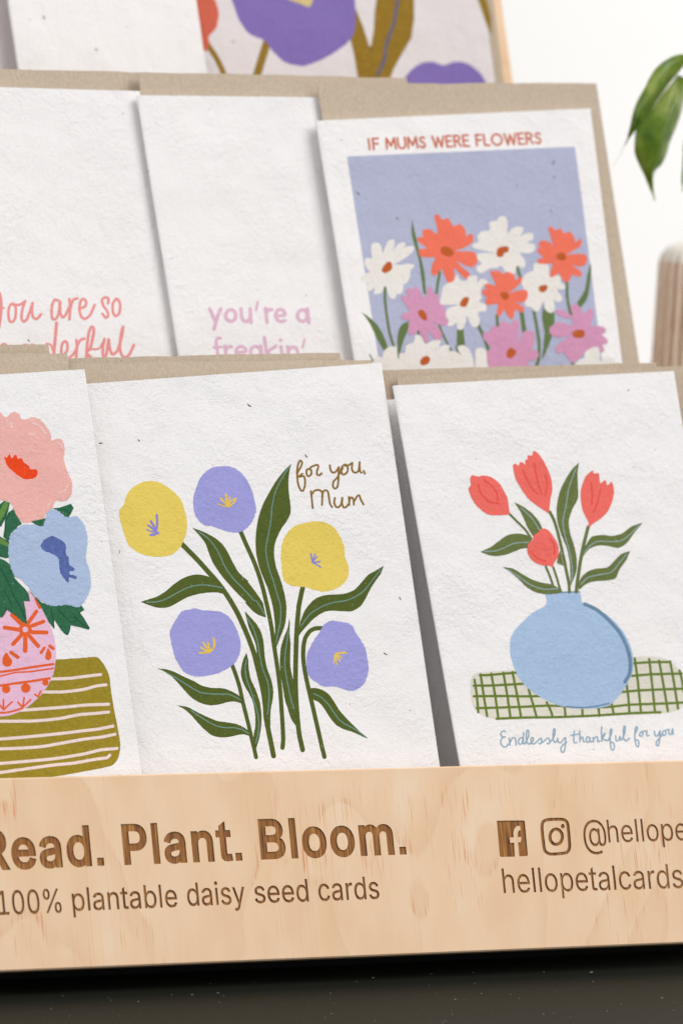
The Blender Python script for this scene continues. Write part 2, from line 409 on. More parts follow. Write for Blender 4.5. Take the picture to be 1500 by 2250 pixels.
GR += leaf("C 1062,98 1120,160 1180,230 1220,310 1240,400 1250,520 1270,630 1310,740 1330,840 1325,930 1305,1040 1303,1200", "C 1062,98 1085,200 1110,280 1150,370 1170,440 1180,560 1190,640 1220,720 1245,800 1255,900 1258,1000 1270,1180")
GR += leaf("C 1078,488 1045,560 1025,660 1035,740 1065,810 1110,890 1140,960 1160,1080 1160,1180 1145,1270 1145,1340", "C 1078,488 1095,560 1100,640 1120,740 1165,840 1205,960 1220,1080 1215,1200 1195,1310 1168,1392")
GR += leaf("C 238,637 320,645 400,670 480,710 580,755 660,800 750,820 860,825 930,850 990,880 1040,925", "C 238,637 310,670 370,710 430,770 500,850 570,920 650,965 740,985 830,975 900,955 970,950 1050,972")
GR += leaf("C 422,985 520,1000 600,1040 700,1090 800,1130 900,1145 980,1160 1050,1190 1105,1230", "C 422,985 490,1020 560,1080 620,1150 690,1220 760,1270 850,1288 930,1280 1010,1262 1060,1260 1118,1278")
GR += leaf("B 472,80 400,150 330,240 270,340 210,450 170,560 145,680 135,800 140,920 165,1040 205,1150 250,1260 D 250,40 272,200 275,345", "B 472,80 455,150 445,240 448,350 460,440 465,540 430,620 380,690 340,770 315,850 310,940 325,1040 355,1130 385,1220 410,1320 D 383,60 380,150 365,240 330,330 288,440")
GR += leaf("B 1340,1042 1260,1090 1190,1130 1130,1200 1060,1270 970,1305 870,1312 780,1320 700,1350 D 600,30 550,100 510,200", "B 1340,1042 1310,1120 1260,1190 1210,1270 1170,1350 D 1080,50 1000,98 920,100 820,95 740,105 650,160 580,230 520,300 495,335")
GR += leaf("D 408,165 395,250 360,340 330,440 320,560 325,680 345,800 365,920 395,1020 430,1120 485,1195", "D 408,165 415,200 412,300 420,400 418,520 420,620 435,700 450,770 470,900 495,1100")
GR += leaf("D 600,825 660,822 720,840 780,880 830,950 880,1030 950,1110 1030,1190 1090,1250 1142,1290", "D 622,925 690,960 740,1020 790,1100 850,1170 920,1210 1000,1235 1070,1265 1138,1297")
printed("printed_foliage", C, GR, I_GRN, 1)
RB = []
for s in ("A 930,720 1010,780 1080,860 1130,950 1180,1060 1260,1170 1350,1260 1450,1370 C 1170,0 1210,60 1245,125",
          "A 440,1385 540,1380 620,1355 720,1300 820,1250 920,1225 1020,1225 1150,1250",
          "C 1085,160 1140,260 1180,380 1200,500 1230,640 1275,760 1290,860 1285,1000 1275,1070",
          "C 1075,560 1065,650 1080,740 1120,850 1150,950 1180,1050 1195,1150 1185,1260 1165,1340",
          "C 330,680 420,730 500,780 580,830 650,865 720,875 810,880 900,880 960,900 1020,935",
          "C 560,1035 640,1090 720,1140 800,1180 880,1195 960,1195 1040,1215 1100,1250",
          "B 450,110 370,240 320,350 290,480 280,600 255,750 232,870 240,970 265,1080 300,1180 335,1300 D 322,30 330,100 325,200 305,290 285,390",
          "B 1310,1080 1230,1180 1160,1270 1080,1330 980,1370 860,1390 760,1425 660,1485 D 600,130 560,180 525,235",
          "D 400,280 385,400 370,500 368,620 385,740 410,860 430,950 455,1020",
          "D 640,875 710,910 770,970 820,1040 870,1110 930,1160 1000,1195 1080,1245 1130,1285"):
    RB += stroke(s, 2.6)
printed("printed_leaf_vein", C, RB, I_RIB, 2)
FL = [("printed_yellow_poppy", "A 435,245 530,250 620,290 700,350 765,430 795,520 818,620 815,720 785,810 740,885 680,935 600,955 510,958 420,940 340,905 270,850 235,760 205,670 185,590 182,520 222,470 245,390 290,320 360,275", I_YEL,
       I_VC, [("A 525,735 538,640 533,562", 5), ("A 522,705 500,660 478,622", 5), ("A 512,715 480,680 453,662", 4.5), ("A 505,728 470,715 440,703", 3), ("A 475,753 510,748 548,733", 5.5)]),
      ("printed_lilac_poppy", "A 1130,105 1240,112 1320,160 1385,240 1430,340 1455,430 1468,520 1440,610 1400,670 1340,715 1270,730 1180,715 1110,690 1050,668 985,660 930,620 895,560 877,480 880,390 905,310 935,230 980,170 1040,125", I_VIO,
       I_YC, [("A 1215,487 1160,478 1110,460", 3), ("A 1200,475 1165,440 1133,405", 4), ("A 1203,470 1190,420 1185,372", 5), ("A 1208,465 1216,430 1218,395", 3.5), ("A 1212,485 1255,450 1278,410", 4), ("A 1205,480 1235,430 1275,408", 3)]),
      ("printed_yellow_poppy", "B 690,622 770,630 850,665 910,730 950,810 972,880 975,960 1000,1020 1012,1100 990,1170 940,1230 860,1270 770,1287 690,1270 620,1245 540,1238 470,1230 410,1190 385,1120 380,1040 372,960 378,870 400,790 450,710 530,655 610,635", I_YEL,
       I_VC, [("B 668,1015 660,970 655,930", 3.2), ("B 670,1005 680,965 693,932", 3.2), ("B 672,1005 695,975 712,955", 3.2), ("B 672,1010 710,1008 742,1003", 3.4), ("B 672,1012 715,1035 745,1055", 3.4)]),
      ("printed_lilac_poppy", "C 590,72 650,85 740,95 830,105 900,140 950,200 985,270 1010,340 1025,420 1010,510 965,590 900,640 820,680 740,700 640,715 560,705 490,670 440,600 400,520 380,440 365,370 355,300 385,230 425,160 470,100 530,85", I_VIO,
       I_YC, [("C 725,485 680,488 635,492", 4.6), ("C 718,475 680,460 650,440", 4), ("C 725,465 695,430 672,395", 4.4), ("C 732,462 722,425 715,395", 4.4), ("C 735,480 770,440 775,390 768,355", 5)]),
      ("printed_lilac_poppy", "D 800,188 860,195 940,205 1000,235 1040,310 1090,385 1125,450 1140,530 1155,620 1145,700 1120,770 1070,820 1000,850 930,840 870,815 810,805 740,810 680,780 620,740 580,680 570,600 575,510 600,450 640,370 690,300 730,230", I_VIO,
       I_YC, [("D 838,518 860,495 900,490 940,490", 4.6), ("D 836,515 832,550 828,585", 3), ("D 843,515 848,560 855,600", 3.2), ("D 852,512 868,540 885,568", 3.4), ("D 862,510 885,525 905,540", 3.4)])]
for nm, s, mt, cm, sts in FL:
    printed(nm, C, blob(s, 0.7), mt, 3)
    S_ = []
    for q, wd in sts: S_ += stroke(q, wd)
    printed("printed_stamens", C, S_, cm, 4)
HW = []
for s in ("575,175 540,200 525,180 530,110 545,60 562,52 572,75 558,115 530,165 528,220 540,290 565,335 582,335 598,290 600,240 590,200 565,200 548,205",
          "640,130 615,140 615,180 630,200 655,185 660,150 645,125 665,108 690,98 718,92 725,112 712,150 712,180 735,190 755,172",
          "833,95 840,140 860,165 890,155 915,118 918,110 915,180 912,260 900,305 880,315 862,295 868,250 900,215 930,165 955,120",
          "950,105 938,140 950,178 975,180 1000,150 1000,110 985,90 962,95 1000,100 1040,75",
          "1045,72 1040,120 1050,155 1080,165 1105,140 1113,65 1113,110 1118,155 1132,166", "1150,148 1162,175",
          "655,340 662,400 672,500", "660,375 690,335 735,330 760,350 762,400 760,470", "762,400 768,350 790,330 815,345 825,400 835,460 855,490",
          "880,402 875,450 890,485 915,490 940,460 950,400 948,450 960,490 985,490 1005,465", "1012,392 1016,470", "1014,450 1022,412 1040,398 1055,420 1058,465", "1058,440 1090,387 1110,380 1125,420 1150,465"):
    HW += stroke(s, 4.4, "B", step=1.5)
printed("printed_lettering", C, HW, I_OCH, 2)
flecks(C, [(222, 974, 12, 0), (547, 891, 13, -35), (672, 1002, 11, -50), (846, 1437, 11, -30), (263, 1213, 9, 80), (878, 1315, 9, -60), (768, 1547, 3, 0), (540, 1463, 5, 40), (305, 968, 8, -45), (900, 1560, 3, 0)])

# ---- print: coral tulips
C = c_right
printed("printed_cloth", C, blob("F 130,598 380,577 700,545 1170,490 1250,487 1340,492 1410,515 1450,550 1490,600 1510,660 1515,720 1505,790 1470,835 1400,860 1300,868 1000,880 600,897 300,905 200,885 140,850 110,800 98,720 100,650", .4), I_BGE, 1)
GL = []
for s in ("160,612 240,608 385,595 700,570 1000,545 1180,532 1290,525 1412,524", "120,680 250,678 430,668 800,645 1165,615 1300,605 1490,600", "120,750 300,748 500,750 800,740 1090,722 1200,712 1350,705 1510,700",
          "140,828 260,825 430,820 620,812 900,822 1010,820 1150,805 1300,800 1450,794 1505,790", "270,898 450,890 640,888 900,878 1150,862 1350,855",
          "125,640 140,740 150,855", "165,605 185,740 208,880", "235,600 262,750 282,895", "315,595 340,740 362,890", "375,590 405,740 432,890", "480,700 510,800 535,890", "600,790 625,840 640,885",
          "718,820 725,885", "833,825 838,880", "940,820 948,880", "1028,800 1042,870", "1125,660 1138,760 1145,860", "1180,500 1200,650 1220,845", "1275,505 1295,680 1313,850", "1340,515 1370,680 1398,848", "1413,520 1438,660 1465,832", "1475,580 1492,650 1502,720"):
    GL += stroke(s, 5.4, "F", step=5)
printed("printed_check", C, GL, I_OLV, 2)
VS = blob("F 590,75 600,74 700,64 812,62 820,64 828,100 838,135 900,160 980,200 1060,270 1120,350 1155,430 1170,510 1165,590 1135,660 1090,730 1050,780 1000,815 920,830 820,832 740,825 650,800 560,755 480,700 420,630 385,560 360,470 360,390 380,330 430,270 500,205 560,170 593,150 600,120", .4)
printed("printed_vase", C, VS, I_BLU, 3)
printed("printed_vase_shade", C, stroke("F 850,142 930,180 1010,250 1080,330 1130,430 1150,520 1145,600 1115,655", 8)+stroke("F 730,818 820,824 920,817 1010,797", 3.5)+stroke("F 695,65 760,62 815,61", 3), I_BSH, 4)
GR = []
for s, wd in (("395,565 450,620 510,680 555,745", 5), ("690,550 720,610 745,690 765,770 790,880 810,980 830,1080 832,1138", 6.5), ("970,660 955,720 935,800 915,900 900,1000 890,1070 883,1135", 7.5), ("660,950 690,1020 712,1085", 5), ("715,955 740,1030 760,1100 772,1135", 5)):
    GR += stroke(s, wd, "E")
GR += poly("E 745,900 765,830 790,945 740,922")
for a, b in (("428,477 500,515 560,560 610,620 645,690", "428,477 470,540 500,600 530,670 572,735"), ("183,842 260,805 320,760 380,720 440,708 510,715 560,742", "183,842 240,865 300,873 370,862 430,840 480,820 540,812"),
             ("345,952 420,965 480,1000 550,1040 620,1065 700,1080 760,1110 778,1130", "345,952 400,990 460,1040 520,1100 590,1140 660,1152 730,1150 778,1140"),
             ("903,188 850,240 800,320 760,410 740,520 745,620 775,720 815,820 835,920 840,1020 838,1085", "903,188 893,260 895,360 895,450 855,530 828,620 840,710 865,790 885,880 885,970 865,1040 842,1090"),
             ("1368,628 1290,655 1220,705 1150,725 1070,718 1000,730 960,780 930,840", "1368,628 1310,700 1250,780 1190,812 1120,800 1050,795 980,820 920,892"),
             ("1277,835 1210,860 1160,910 1110,955 1030,965 970,985 920,1030 892,1090", "1277,835 1250,900 1200,970 1170,1035 1100,1052 1020,1058 960,1075 905,1120")):
    GR += leaf("E "+a, "E "+b)
printed("printed_foliage", C, GR, I_GR2, 5)
RB = []
for s in ("480,520 560,600 620,690", "210,840 290,835 350,815 430,780 530,772", "380,970 470,1030 550,1085 640,1115 750,1112", "880,230 830,370 810,490 785,620 800,720 830,830 850,930 855,1010 845,1070", "1340,650 1270,720 1210,760 1130,768 1040,765 980,800 940,850", "1250,860 1200,920 1140,990 1050,1010 970,1030 915,1080"):
    RB += stroke(s, 2.2, "E")
printed("printed_leaf_vein", C, RB, I_RB2, 6)
for s, sts in (("95,376 112,350 106,310 120,282 175,292 195,283 260,295 315,335 350,390 380,450 390,520 396,562 370,570 300,575 230,565 170,520 125,465 102,410", ["205,315 255,350 300,410 310,470", "165,350 190,420 250,475 320,490"]),
               ("420,205 435,195 460,210 470,187 490,186 510,205 510,172 530,160 525,135 560,135 570,102 600,120 640,170 675,240 700,310 708,390 695,450 685,540 680,560 650,540 590,500 530,450 480,380 440,310 425,250", ["490,240 520,310 560,380 600,420", "575,190 590,280 610,360 630,420", "655,280 670,350 655,430"]),
               ("975,265 1005,245 1010,268 1045,265 1052,300 1060,340 1095,315 1110,355 1140,328 1156,370 1158,420 1140,490 1110,550 1060,600 1000,640 975,665 970,620 935,550 918,480 915,400 930,340 950,290", ["990,330 1000,420 995,500", "1060,380 1040,470 1010,550"]),
               ("645,670 680,685 715,730 745,780 755,830 750,880 725,915 710,955 690,945 640,942 580,920 540,880 523,830 535,780 560,760 575,720 610,695 620,678", ["690,740 720,790 725,860", "550,840 600,890 660,910"])):
    printed("printed_tulip", C, blob("E "+s, .35), I_COR, 7)
    S_ = []
    for q in sts: S_ += stroke(q, 3, "E")
    printed("printed_tulip_shade", C, S_, I_CRD, 8)
HW = []
for s in ("105,98 85,95 68,115 80,138 105,140 80,150 68,185 85,215 110,218 130,195", "135,150 142,205", "142,185 160,150 180,148 187,175 190,205", "243,150 222,148 207,170 212,195 232,195 243,165 248,105 245,150 247,190 258,195 285,140 288,95 278,85 270,110 270,170 285,195 305,190 325,165 322,145 308,150 308,185 325,195 345,185 365,165 385,150 390,175 380,195 368,190",
          "385,190 400,180 440,148 452,175 445,195 433,190", "450,188 485,140 495,90 488,75 480,100 480,160 495,185 510,165", "515,150 520,180 540,185 560,160 575,145 578,150 575,200 568,250 552,262 540,240 550,210 585,180",
          "645,95 640,150 645,185 665,185", "617,128 680,118", "688,95 690,180", "690,160 710,140 718,180 728,178", "765,145 745,140 738,165 750,185 765,165 768,145 770,180 785,175", "792,145 796,180", "796,165 808,145 825,140 830,178 845,172",
          "860,60 858,110 862,175", "865,138 885,110 880,132 865,142 885,165 912,168", "912,165 935,120 940,85 930,80 925,120 928,190 935,235 950,243 960,215 950,185 935,182", "970,130 972,165 990,170 1005,135 1008,165 1020,160 1040,110 1045,60 1035,55 1030,100 1032,150 1050,172 1078,150",
          "1125,110 1140,75 1132,58 1122,90 1120,150 1130,205 1145,218 1152,190 1145,165 1125,165", "1168,100 1155,125 1170,135 1185,115 1175,100 1200,95 1215,92 1212,115 1215,133 1230,128",
          "1272,95 1280,130 1300,130 1318,92 1315,150 1305,208 1292,210 1288,180 1315,150 1335,120", "1345,92 1335,115 1350,130 1365,110 1355,92 1385,82", "1386,80 1388,115 1405,120 1416,75 1420,120"):
    HW += stroke(s, 3.3, "G", step=1.5)
printed("printed_lettering", C, HW, I_TXB, 1)
flecks(C, [(1380, 857, 8, 50), (1045, 1008, 3, 30), (1391, 1026, 4, 20), (1300, 900, 3, 0), (1303, 1646, 4, 70), (1225, 1240, 3, 0), (1438, 988, 4, 50)])

# ---- print: pink and blue flowers
C = c_left
printed("printed_cloth", C, blob("J -60,700 -60,240 200,225 530,210 700,200 830,190 900,187 940,205 1000,290 1030,370 1050,520 1080,700 1110,850 1135,1010 1120,1120 1090,1180 1040,1215 850,1255 600,1300 400,1330 200,1345 -60,1350 -200,1345 -200,700", .4), I_CLO, 1)
CL = []
for s in ("480,394 650,388 800,370 950,352", "380,516 600,515 800,490 900,462 1000,448", "150,692 400,675 600,660 800,640 1025,632", "-190,795 0,792 300,790 550,768 750,730 900,718 1025,705", "-190,965 0,960 250,940 550,910 800,880 930,865 1065,838",
          "-190,1058 0,1052 200,1045 400,1030 600,995 800,960 950,942 1085,915", "-190,1200 0,1190 300,1165 550,1140 800,1098 950,1062 1105,1048", "-190,1290 0,1275 250,1240 500,1205 700,1185 900,1150 1010,1135 1035,1110"):
    CL += stroke(s, 6.6, "J", step=4)
printed("printed_cloth_stripe", C, CL, I_CLL, 2)
printed("printed_vase", C, blob("I -150,650 270,640 330,690 380,780 430,880 475,960 510,1060 525,1150 530,1230 J 520,270 500,360 450,460 390,540 310,620 210,690 100,735 0,748 -100,735 -250,660 -350,500 -400,250 I -390,1150 -330,950", .3), I_VPK, 3)
OR = []
for s, wd in (("265,940 345,830", 8.5), ("300,965 412,925", 8.5), ("300,1025 440,1028", 9), ("280,1062 362,1155", 9), ("240,1075 240,1200", 10), ("205,1050 125,1138", 9), ("185,1003 45,980", 9), ("205,945 120,862", 11),
              ("105,1215 170,1262", 8), ("388,1218 420,1172", 6.5), ("470,1155 503,1180", 7), ("342,710 378,790", 8), ("-60,1410 0,1400 150,1380 300,1355 505,1325", 5.5), ("-60,1450 0,1440 150,1405 300,1395 505,1365", 3.6)):
    OR += stroke("I "+s, wd)
OR += blob("I 60,1215 95,1260 120,1300 100,1343 60,1350 28,1325 27,1270", .2)+blob("I 452,1175 480,1210 488,1260 460,1290 427,1270 435,1220", .2)
ring = []
cx, cy, k = 240*.23333, 1150+1000*.23333, .23333
for i in range(20):
    a0, a1 = 2*math.pi*i/20, 2*math.pi*(i+1)/20
    ring.append([(cx+r*k*math.cos(a), cy+r*k*math.sin(a)) for r, a in ((27, a0), (27, a1), (62, a1), (62, a0))])
OR = [P for P in OR]
for s, wd in (("-60,465 0,458 150,435 300,415 468,388", 5.6), ("35,590 35,680", 4), ("-5,635 35,682", 4), ("115,610 38,682", 4), ("230,570 215,660", 4), ("170,610 215,662", 4), ("290,590 215,662", 4), ("385,510 362,558", 4), ("330,540 360,560", 4), ("-60,714 60,710 150,690 215,668", 4.5)):
    OR += stroke("J "+s, wd)
for x, y, r in ((60, 490, 40), (245, 480, 46), (430, 428, 30)): OR.append(ngon((x*k, 1400+y*k), r*k, 16))
printed("printed_vase_pattern", C, OR+ring, I_ORG, 4)
printed("printed_flower_eye", C, [ngon((cx, cy), 26*k, 18)], I_VPK, 5)
DG = []
DG += poly("H 500,1100 560,1095 620,1075 668,1058 696,1098 662,1165 640,1195 560,1150")
DG += poly("H 130,1105 80,1140 50,1200 45,1290 33,1370 90,1430 170,1270 210,1250 150,1150")+poly("H 290,1225 430,1195 450,1240 390,1285")
DG += poly("H 0,1062 42,1030 95,1050 82,1120 50,1205 0,1278 -40,1250 -40,1080")
DG += poly("I -40,110 0,122 90,178 95,320 60,330 0,315 -40,315")
DG += poly("I 0,330 45,348 110,395 165,445 176,492 132,508 190,570 240,620 270,660 286,735 226,733 245,830 257,948 215,930 150,870 60,812 25,875 0,892 -150,900 -250,700 -150,400")
DG += poly("I 262,615 330,690 400,750 480,770 640,765 770,775 797,815 755,842 800,910 847,985 835,1002 760,980 665,960 660,1012 638,1052 580,1010 513,908 510,992 460,930 420,850 385,780 330,700")
printed("printed_foliage", C, DG, I_DGR, 6)
printed("printed_stem", C, poly("H 0,1120 45,1040 82,1050 60,1130 0,1230 -30,1250")+poly("I -30,140 0,135 82,185 80,222 0,190 -30,190"), I_MGR, 7)
printed("printed_pink_flower", C, blob("H -60,215 0,200 22,215 45,245 80,230 110,203 150,197 185,220 205,262 245,265 290,248 340,250 400,285 450,350 480,400 486,465 520,450 560,445 600,490 608,560 600,630 620,710 660,810 682,880 675,960 640,1020 590,1040 525,1032 500,1100 440,1150 400,1200 330,1215 240,1240 190,1210 150,1150 120,1070 80,1035 0,1020 -80,1000 -190,960 -220,800 -180,600 -200,400 -120,260", 1.5), I_PNK, 8)
printed("printed_stamens", C, blob("H 40,615 65,625 92,590 112,635 140,598 160,600 167,635 205,628 222,665 270,700 290,735 340,733 356,760 345,800 320,820 240,828 180,800 120,750 70,700", .4), I_RED, 9)
printed("printed_blue_flower", C, blob("I 490,-133 560,-110 620,-60 650,-55 720,-70 770,-20 800,30 820,100 825,180 815,260 810,340 835,410 850,490 857,570 840,650 800,730 740,790 640,770 560,775 480,775 400,740 330,680 260,590 200,530 140,500 110,440 90,350 80,260 85,170 100,110 150,50 230,15 330,10 400,30 430,-40 445,-100", 1.5), I_SKY, 9)
printed("printed_blue_stamens", C, blob("I 385,210 420,155 490,120 560,150 610,185 622,240 618,280 648,330 655,395 702,420 698,445 655,455 660,480 722,500 715,530 650,510 648,562 600,515 565,450 550,330 480,285 410,255", .9), I_NAV, 10)
DV = []
for q, wd in (("I -60,380 20,450 80,560 130,680 200,800 240,900", 2.2), ("I 40,640 90,720 120,790", 2), ("I 20,885 45,850 60,815 52,790", 2), ("I 560,820 610,880 670,930 730,915", 2.2), ("I 700,880 760,935 830,990", 2), ("I 662,965 655,1010 636,1048 600,1025", 2), ("I 480,800 500,900 512,985", 2),
              ("I 130,515 190,575 240,625", 1.6), ("I 745,835 795,905 840,985", 1.6), ("H 60,1130 45,1200 10,1270", 2), ("H 90,1150 60,1220 52,1300 40,1365", 2.2), ("H 560,1110 620,1120 660,1150", 1.8), ("I -30,128 0,128 70,172", 1.8), ("I 100,360 150,420 172,485", 1.6)):
    DV += stroke(q, wd)
printed("printed_leaf_vein", C, DV, ink("dark_teal", 30, 78, 62), 7)
PL = []
for q, wd in (("H 300,290 380,330 430,400", 5), ("H 105,290 110,340", 5), ("H 530,480 575,500 590,540", 4), ("H 265,280 300,270 340,275", 3), ("H 60,270 80,300", 3), ("H 560,960 610,930 640,880", 4), ("H 450,1080 480,1040", 3.4), ("H 270,400 330,410", 4)):
    PL += stroke(q, wd)
printed("printed_petal_highlight", C, PL, ink("petal_pale", 240, 196, 188), 10)
flecks(C, [(209, 1125, 3, 0), (224, 1190, 3, 0), (48, 985, 2, 0), (91, 1221, 3, 40)])

# ---- middle row
MO = 0.080
m1 = Frame(TM, MO+0.0045); m2 = Frame(TM, MO+0.0015); m3 = Frame(TM, MO-0.003); me_ = Frame(TM, MO+0.0085)
c_m1 = card("greeting_card", "white card with salmon handwriting You are so wonderful", "card", m1, (-260, 184), (345, 201), (-165, 790), (425, 790), WHITE)
c_m2 = card("greeting_card", "white card with mauve lettering you're a freakin'", "card", m2, (304, 209), (900, 216), (396, 783), (985, 790), WHITE, gap=0.0008)
c_m3 = card("greeting_card", "white card headed IF MUMS WERE FLOWERS above daisies on a lavender panel", "card", m3, (697, 265), (1297, 238), (783, 800), (1367, 800), WHITE, gap=0.0012)
envelope("kraft envelope behind the card with salmon handwriting", me_, (-300, 148), (320, 159), (-200, 800), (420, 800), split=False)
envelope("kraft envelope behind the card with mauve lettering", Frame(TM, MO+0.0042), (303, 159), (893, 172), (400, 800), (990, 800), split=False)
envelope("kraft envelope around the daisy card with lavender panel", Frame(TM, MO-0.0006), (697, 188), (1309, 182), (793, 800), (1404, 800), split=False)
envelope("kraft envelope showing only a thin strip above the daisy card's envelope", Frame(TM, MO+0.012), (500, 172), (1030, 186), (600, 800), (1130, 800), split=False)
Q_ = []
for s, wd in (("-60,60 -30,80 0,110 12,170 14,260 5,350 -8,430", 5.5), ("-20,232 40,246", 3.4), ("110,205 88,240 82,310 95,368 125,372 148,330 152,250 135,207 112,205 160,215 200,208 240,178", 5), ("240,180 215,250 205,340 225,372 255,350 290,260 310,195 303,260 315,330 350,345 390,302", 5),
              ("560,178 520,165 495,210 488,290 498,345 530,345 555,290 568,185 570,290 590,330 620,310 650,240", 5), ("655,160 663,250 655,352", 5), ("662,250 690,170 732,152", 5), ("750,250 800,230 815,190 790,158 762,178 750,250 765,320 800,345 850,310 893,215", 5),
              ("1020,200 1022,155 990,142 962,170 975,220 1010,270 1022,310 1000,335 965,298", 5), ("1095,160 1065,200 1065,280 1090,320 1125,290 1133,210 1110,160 1090,158", 5),
              ("20,585 60,585 70,640", 4), ("-60,600 -30,720 0,640 20,590", 4.5), ("190,700 205,610 230,588 268,590", 4), ("305,585 300,720", 4), ("305,640 325,590 345,610", 4), ("535,385 525,500 512,640 510,720", 6), ("440,578 480,590 497,640", 4), ("560,700 590,690 632,650 638,590 618,555 590,580 578,650 590,720", 5),
              ("720,542 727,620 718,720", 5), ("640,725 700,670 735,590 760,545 798,532", 5), ("815,725 822,600 840,470 865,420 885,440 880,500 850,628 815,660 870,722", 5.5), ("850,630 900,632 940,620 985,540", 4), ("985,535 970,620 975,700 1000,690 1025,540", 5.5), ("1025,545 1035,620 1060,680 1110,640 1150,500 1160,420 1140,500 1130,620 1150,690 1185,708 1220,680 1262,592", 5.5)):
    Q_ += stroke(s, wd*1.2, "Q", step=2.0)
printed("printed_lettering", c_m1, Q_, I_TXP, 1)
flecks(c_m1, [(326, 378, 8, -60), (63, 748, 8, -50), (270, 250, 5, 30)])
def ell(cx, cy, rx, ry, a0=0, a1=360, n=16): return [(cx+rx*math.cos(math.radians(a0+(a1-a0)*i/n)), cy-ry*math.sin(math.radians(a0+(a1-a0)*i/n))) for i in range(n+1)]
def tos(L): return " ".join("%g,%g" % p for p in L)
Q_ = []
for s, wd in (("252,160 305,278", 6.4), ("355,160 325,230 293,350", 6.4), (tos(ell(446, 222, 46, 54)), 6.6), ("540,160 545,230 560,268 590,278 615,260 625,220 622,160", 6.4), ("625,160 632,288", 6), ("692,98 678,172", 5), ("763,158 778,286", 6.4), ("772,200 790,170 822,168", 6.2),
              ("852,226 940,218 930,180 900,165 868,180 856,222 872,262 905,278 942,268", 6.2), (tos(ell(1100, 224, 44, 54)), 6.4), ("1146,160 1160,288", 6.4),
              ("350,428 322,432 312,465 330,600", 6), ("290,515 362,510", 5), ("392,502 405,610", 6.2), ("398,545 420,512 452,508", 6), ("495,562 585,552 572,518 538,505 505,520 494,562 510,600", 6), (tos(ell(672, 556, 46, 52)), 6.2), ("720,502 735,610", 6.2), ("752,422 780,610", 6.2), ("858,502 785,560 835,612", 6), ("905,508 922,610", 6.2),
              ("965,508 978,610", 6.2), ("970,550 1000,512 1040,518 1056,552 1064,610", 6), ("1120,442 1104,512", 4.6)):
    Q_ += stroke(s, wd*1.22, "P", cap=True, step=2.5)
Q_.append(ngon((400+902*.24, 640+446*.24), 4.2, 12))
printed("printed_lettering", c_m2, Q_, I_TXL, 1)
flecks(c_m2, [(460, 240, 3, 0), (590, 330, 3, 0), (672, 650, 5, 70)])

C = c_m3
printed("printed_panel", C, poly("X 762,344 1262,322 1278,440 1311,703 1345,980 1380,1230 895,1255 858,980 833,800 780,461"), I_LAV, 1)
G3 = []
for s, wd in (("M 870,740 850,850 835,965", 6), ("M 310,875 305,1000 320,1150 350,1350 395,1505", 6), ("M 440,1560 440,1640", 3), ("M 860,1280 910,1400 990,1555", 5), ("M 1040,1500 1050,1560 1130,1640", 3.4), ("M 1265,1280 1320,1400 1370,1540", 6), ("M 1460,1190 1462,1310", 6), ("M 150,1590 182,1655", 3), ("M 645,1330 650,1400", 5),
              ("N 455,585 488,690", 7), ("N 278,1000 286,1105", 6), ("N 600,965 625,1100 645,1250 640,1380 610,1470", 7), ("N 885,695 890,850 918,995", 6.4), ("N 935,1395 935,1500", 5.4), ("N 515,752 545,778", 5), ("N 110,1080 160,1180 205,1300", 6)):
    G3 += stroke(s, wd)
G3 += poly("N 473,965 510,965 537,1135 498,1152")+poly("M 1045,1330 1112,1325 1132,1505 1043,1505")
G3 += poly("N 680,895 690,950 778,965 780,1050 752,1200 700,1330 665,1392 680,1280 692,1150 668,1020")
G3 += leaf("M 585,200 603,290 625,370 652,500 692,650 717,800 728,965", "M 585,200 578,290 583,360 602,440 650,600 680,800 702,965")
G3 += leaf("M 60,1150 150,1210 230,1290 290,1390 345,1540", "M 60,1150 110,1210 160,1290 230,1440 290,1545")
G3 += leaf("M 552,1248 490,1270 450,1330 432,1440 440,1585", "M 552,1248 540,1340 500,1440 460,1575")
G3 += leaf("N 1092,540 1097,600 1087,720 1062,850 1000,940", "N 1092,540 1062,650 1040,780 972,890")
printed("printed_stems", C, G3, I_GR3, 2)
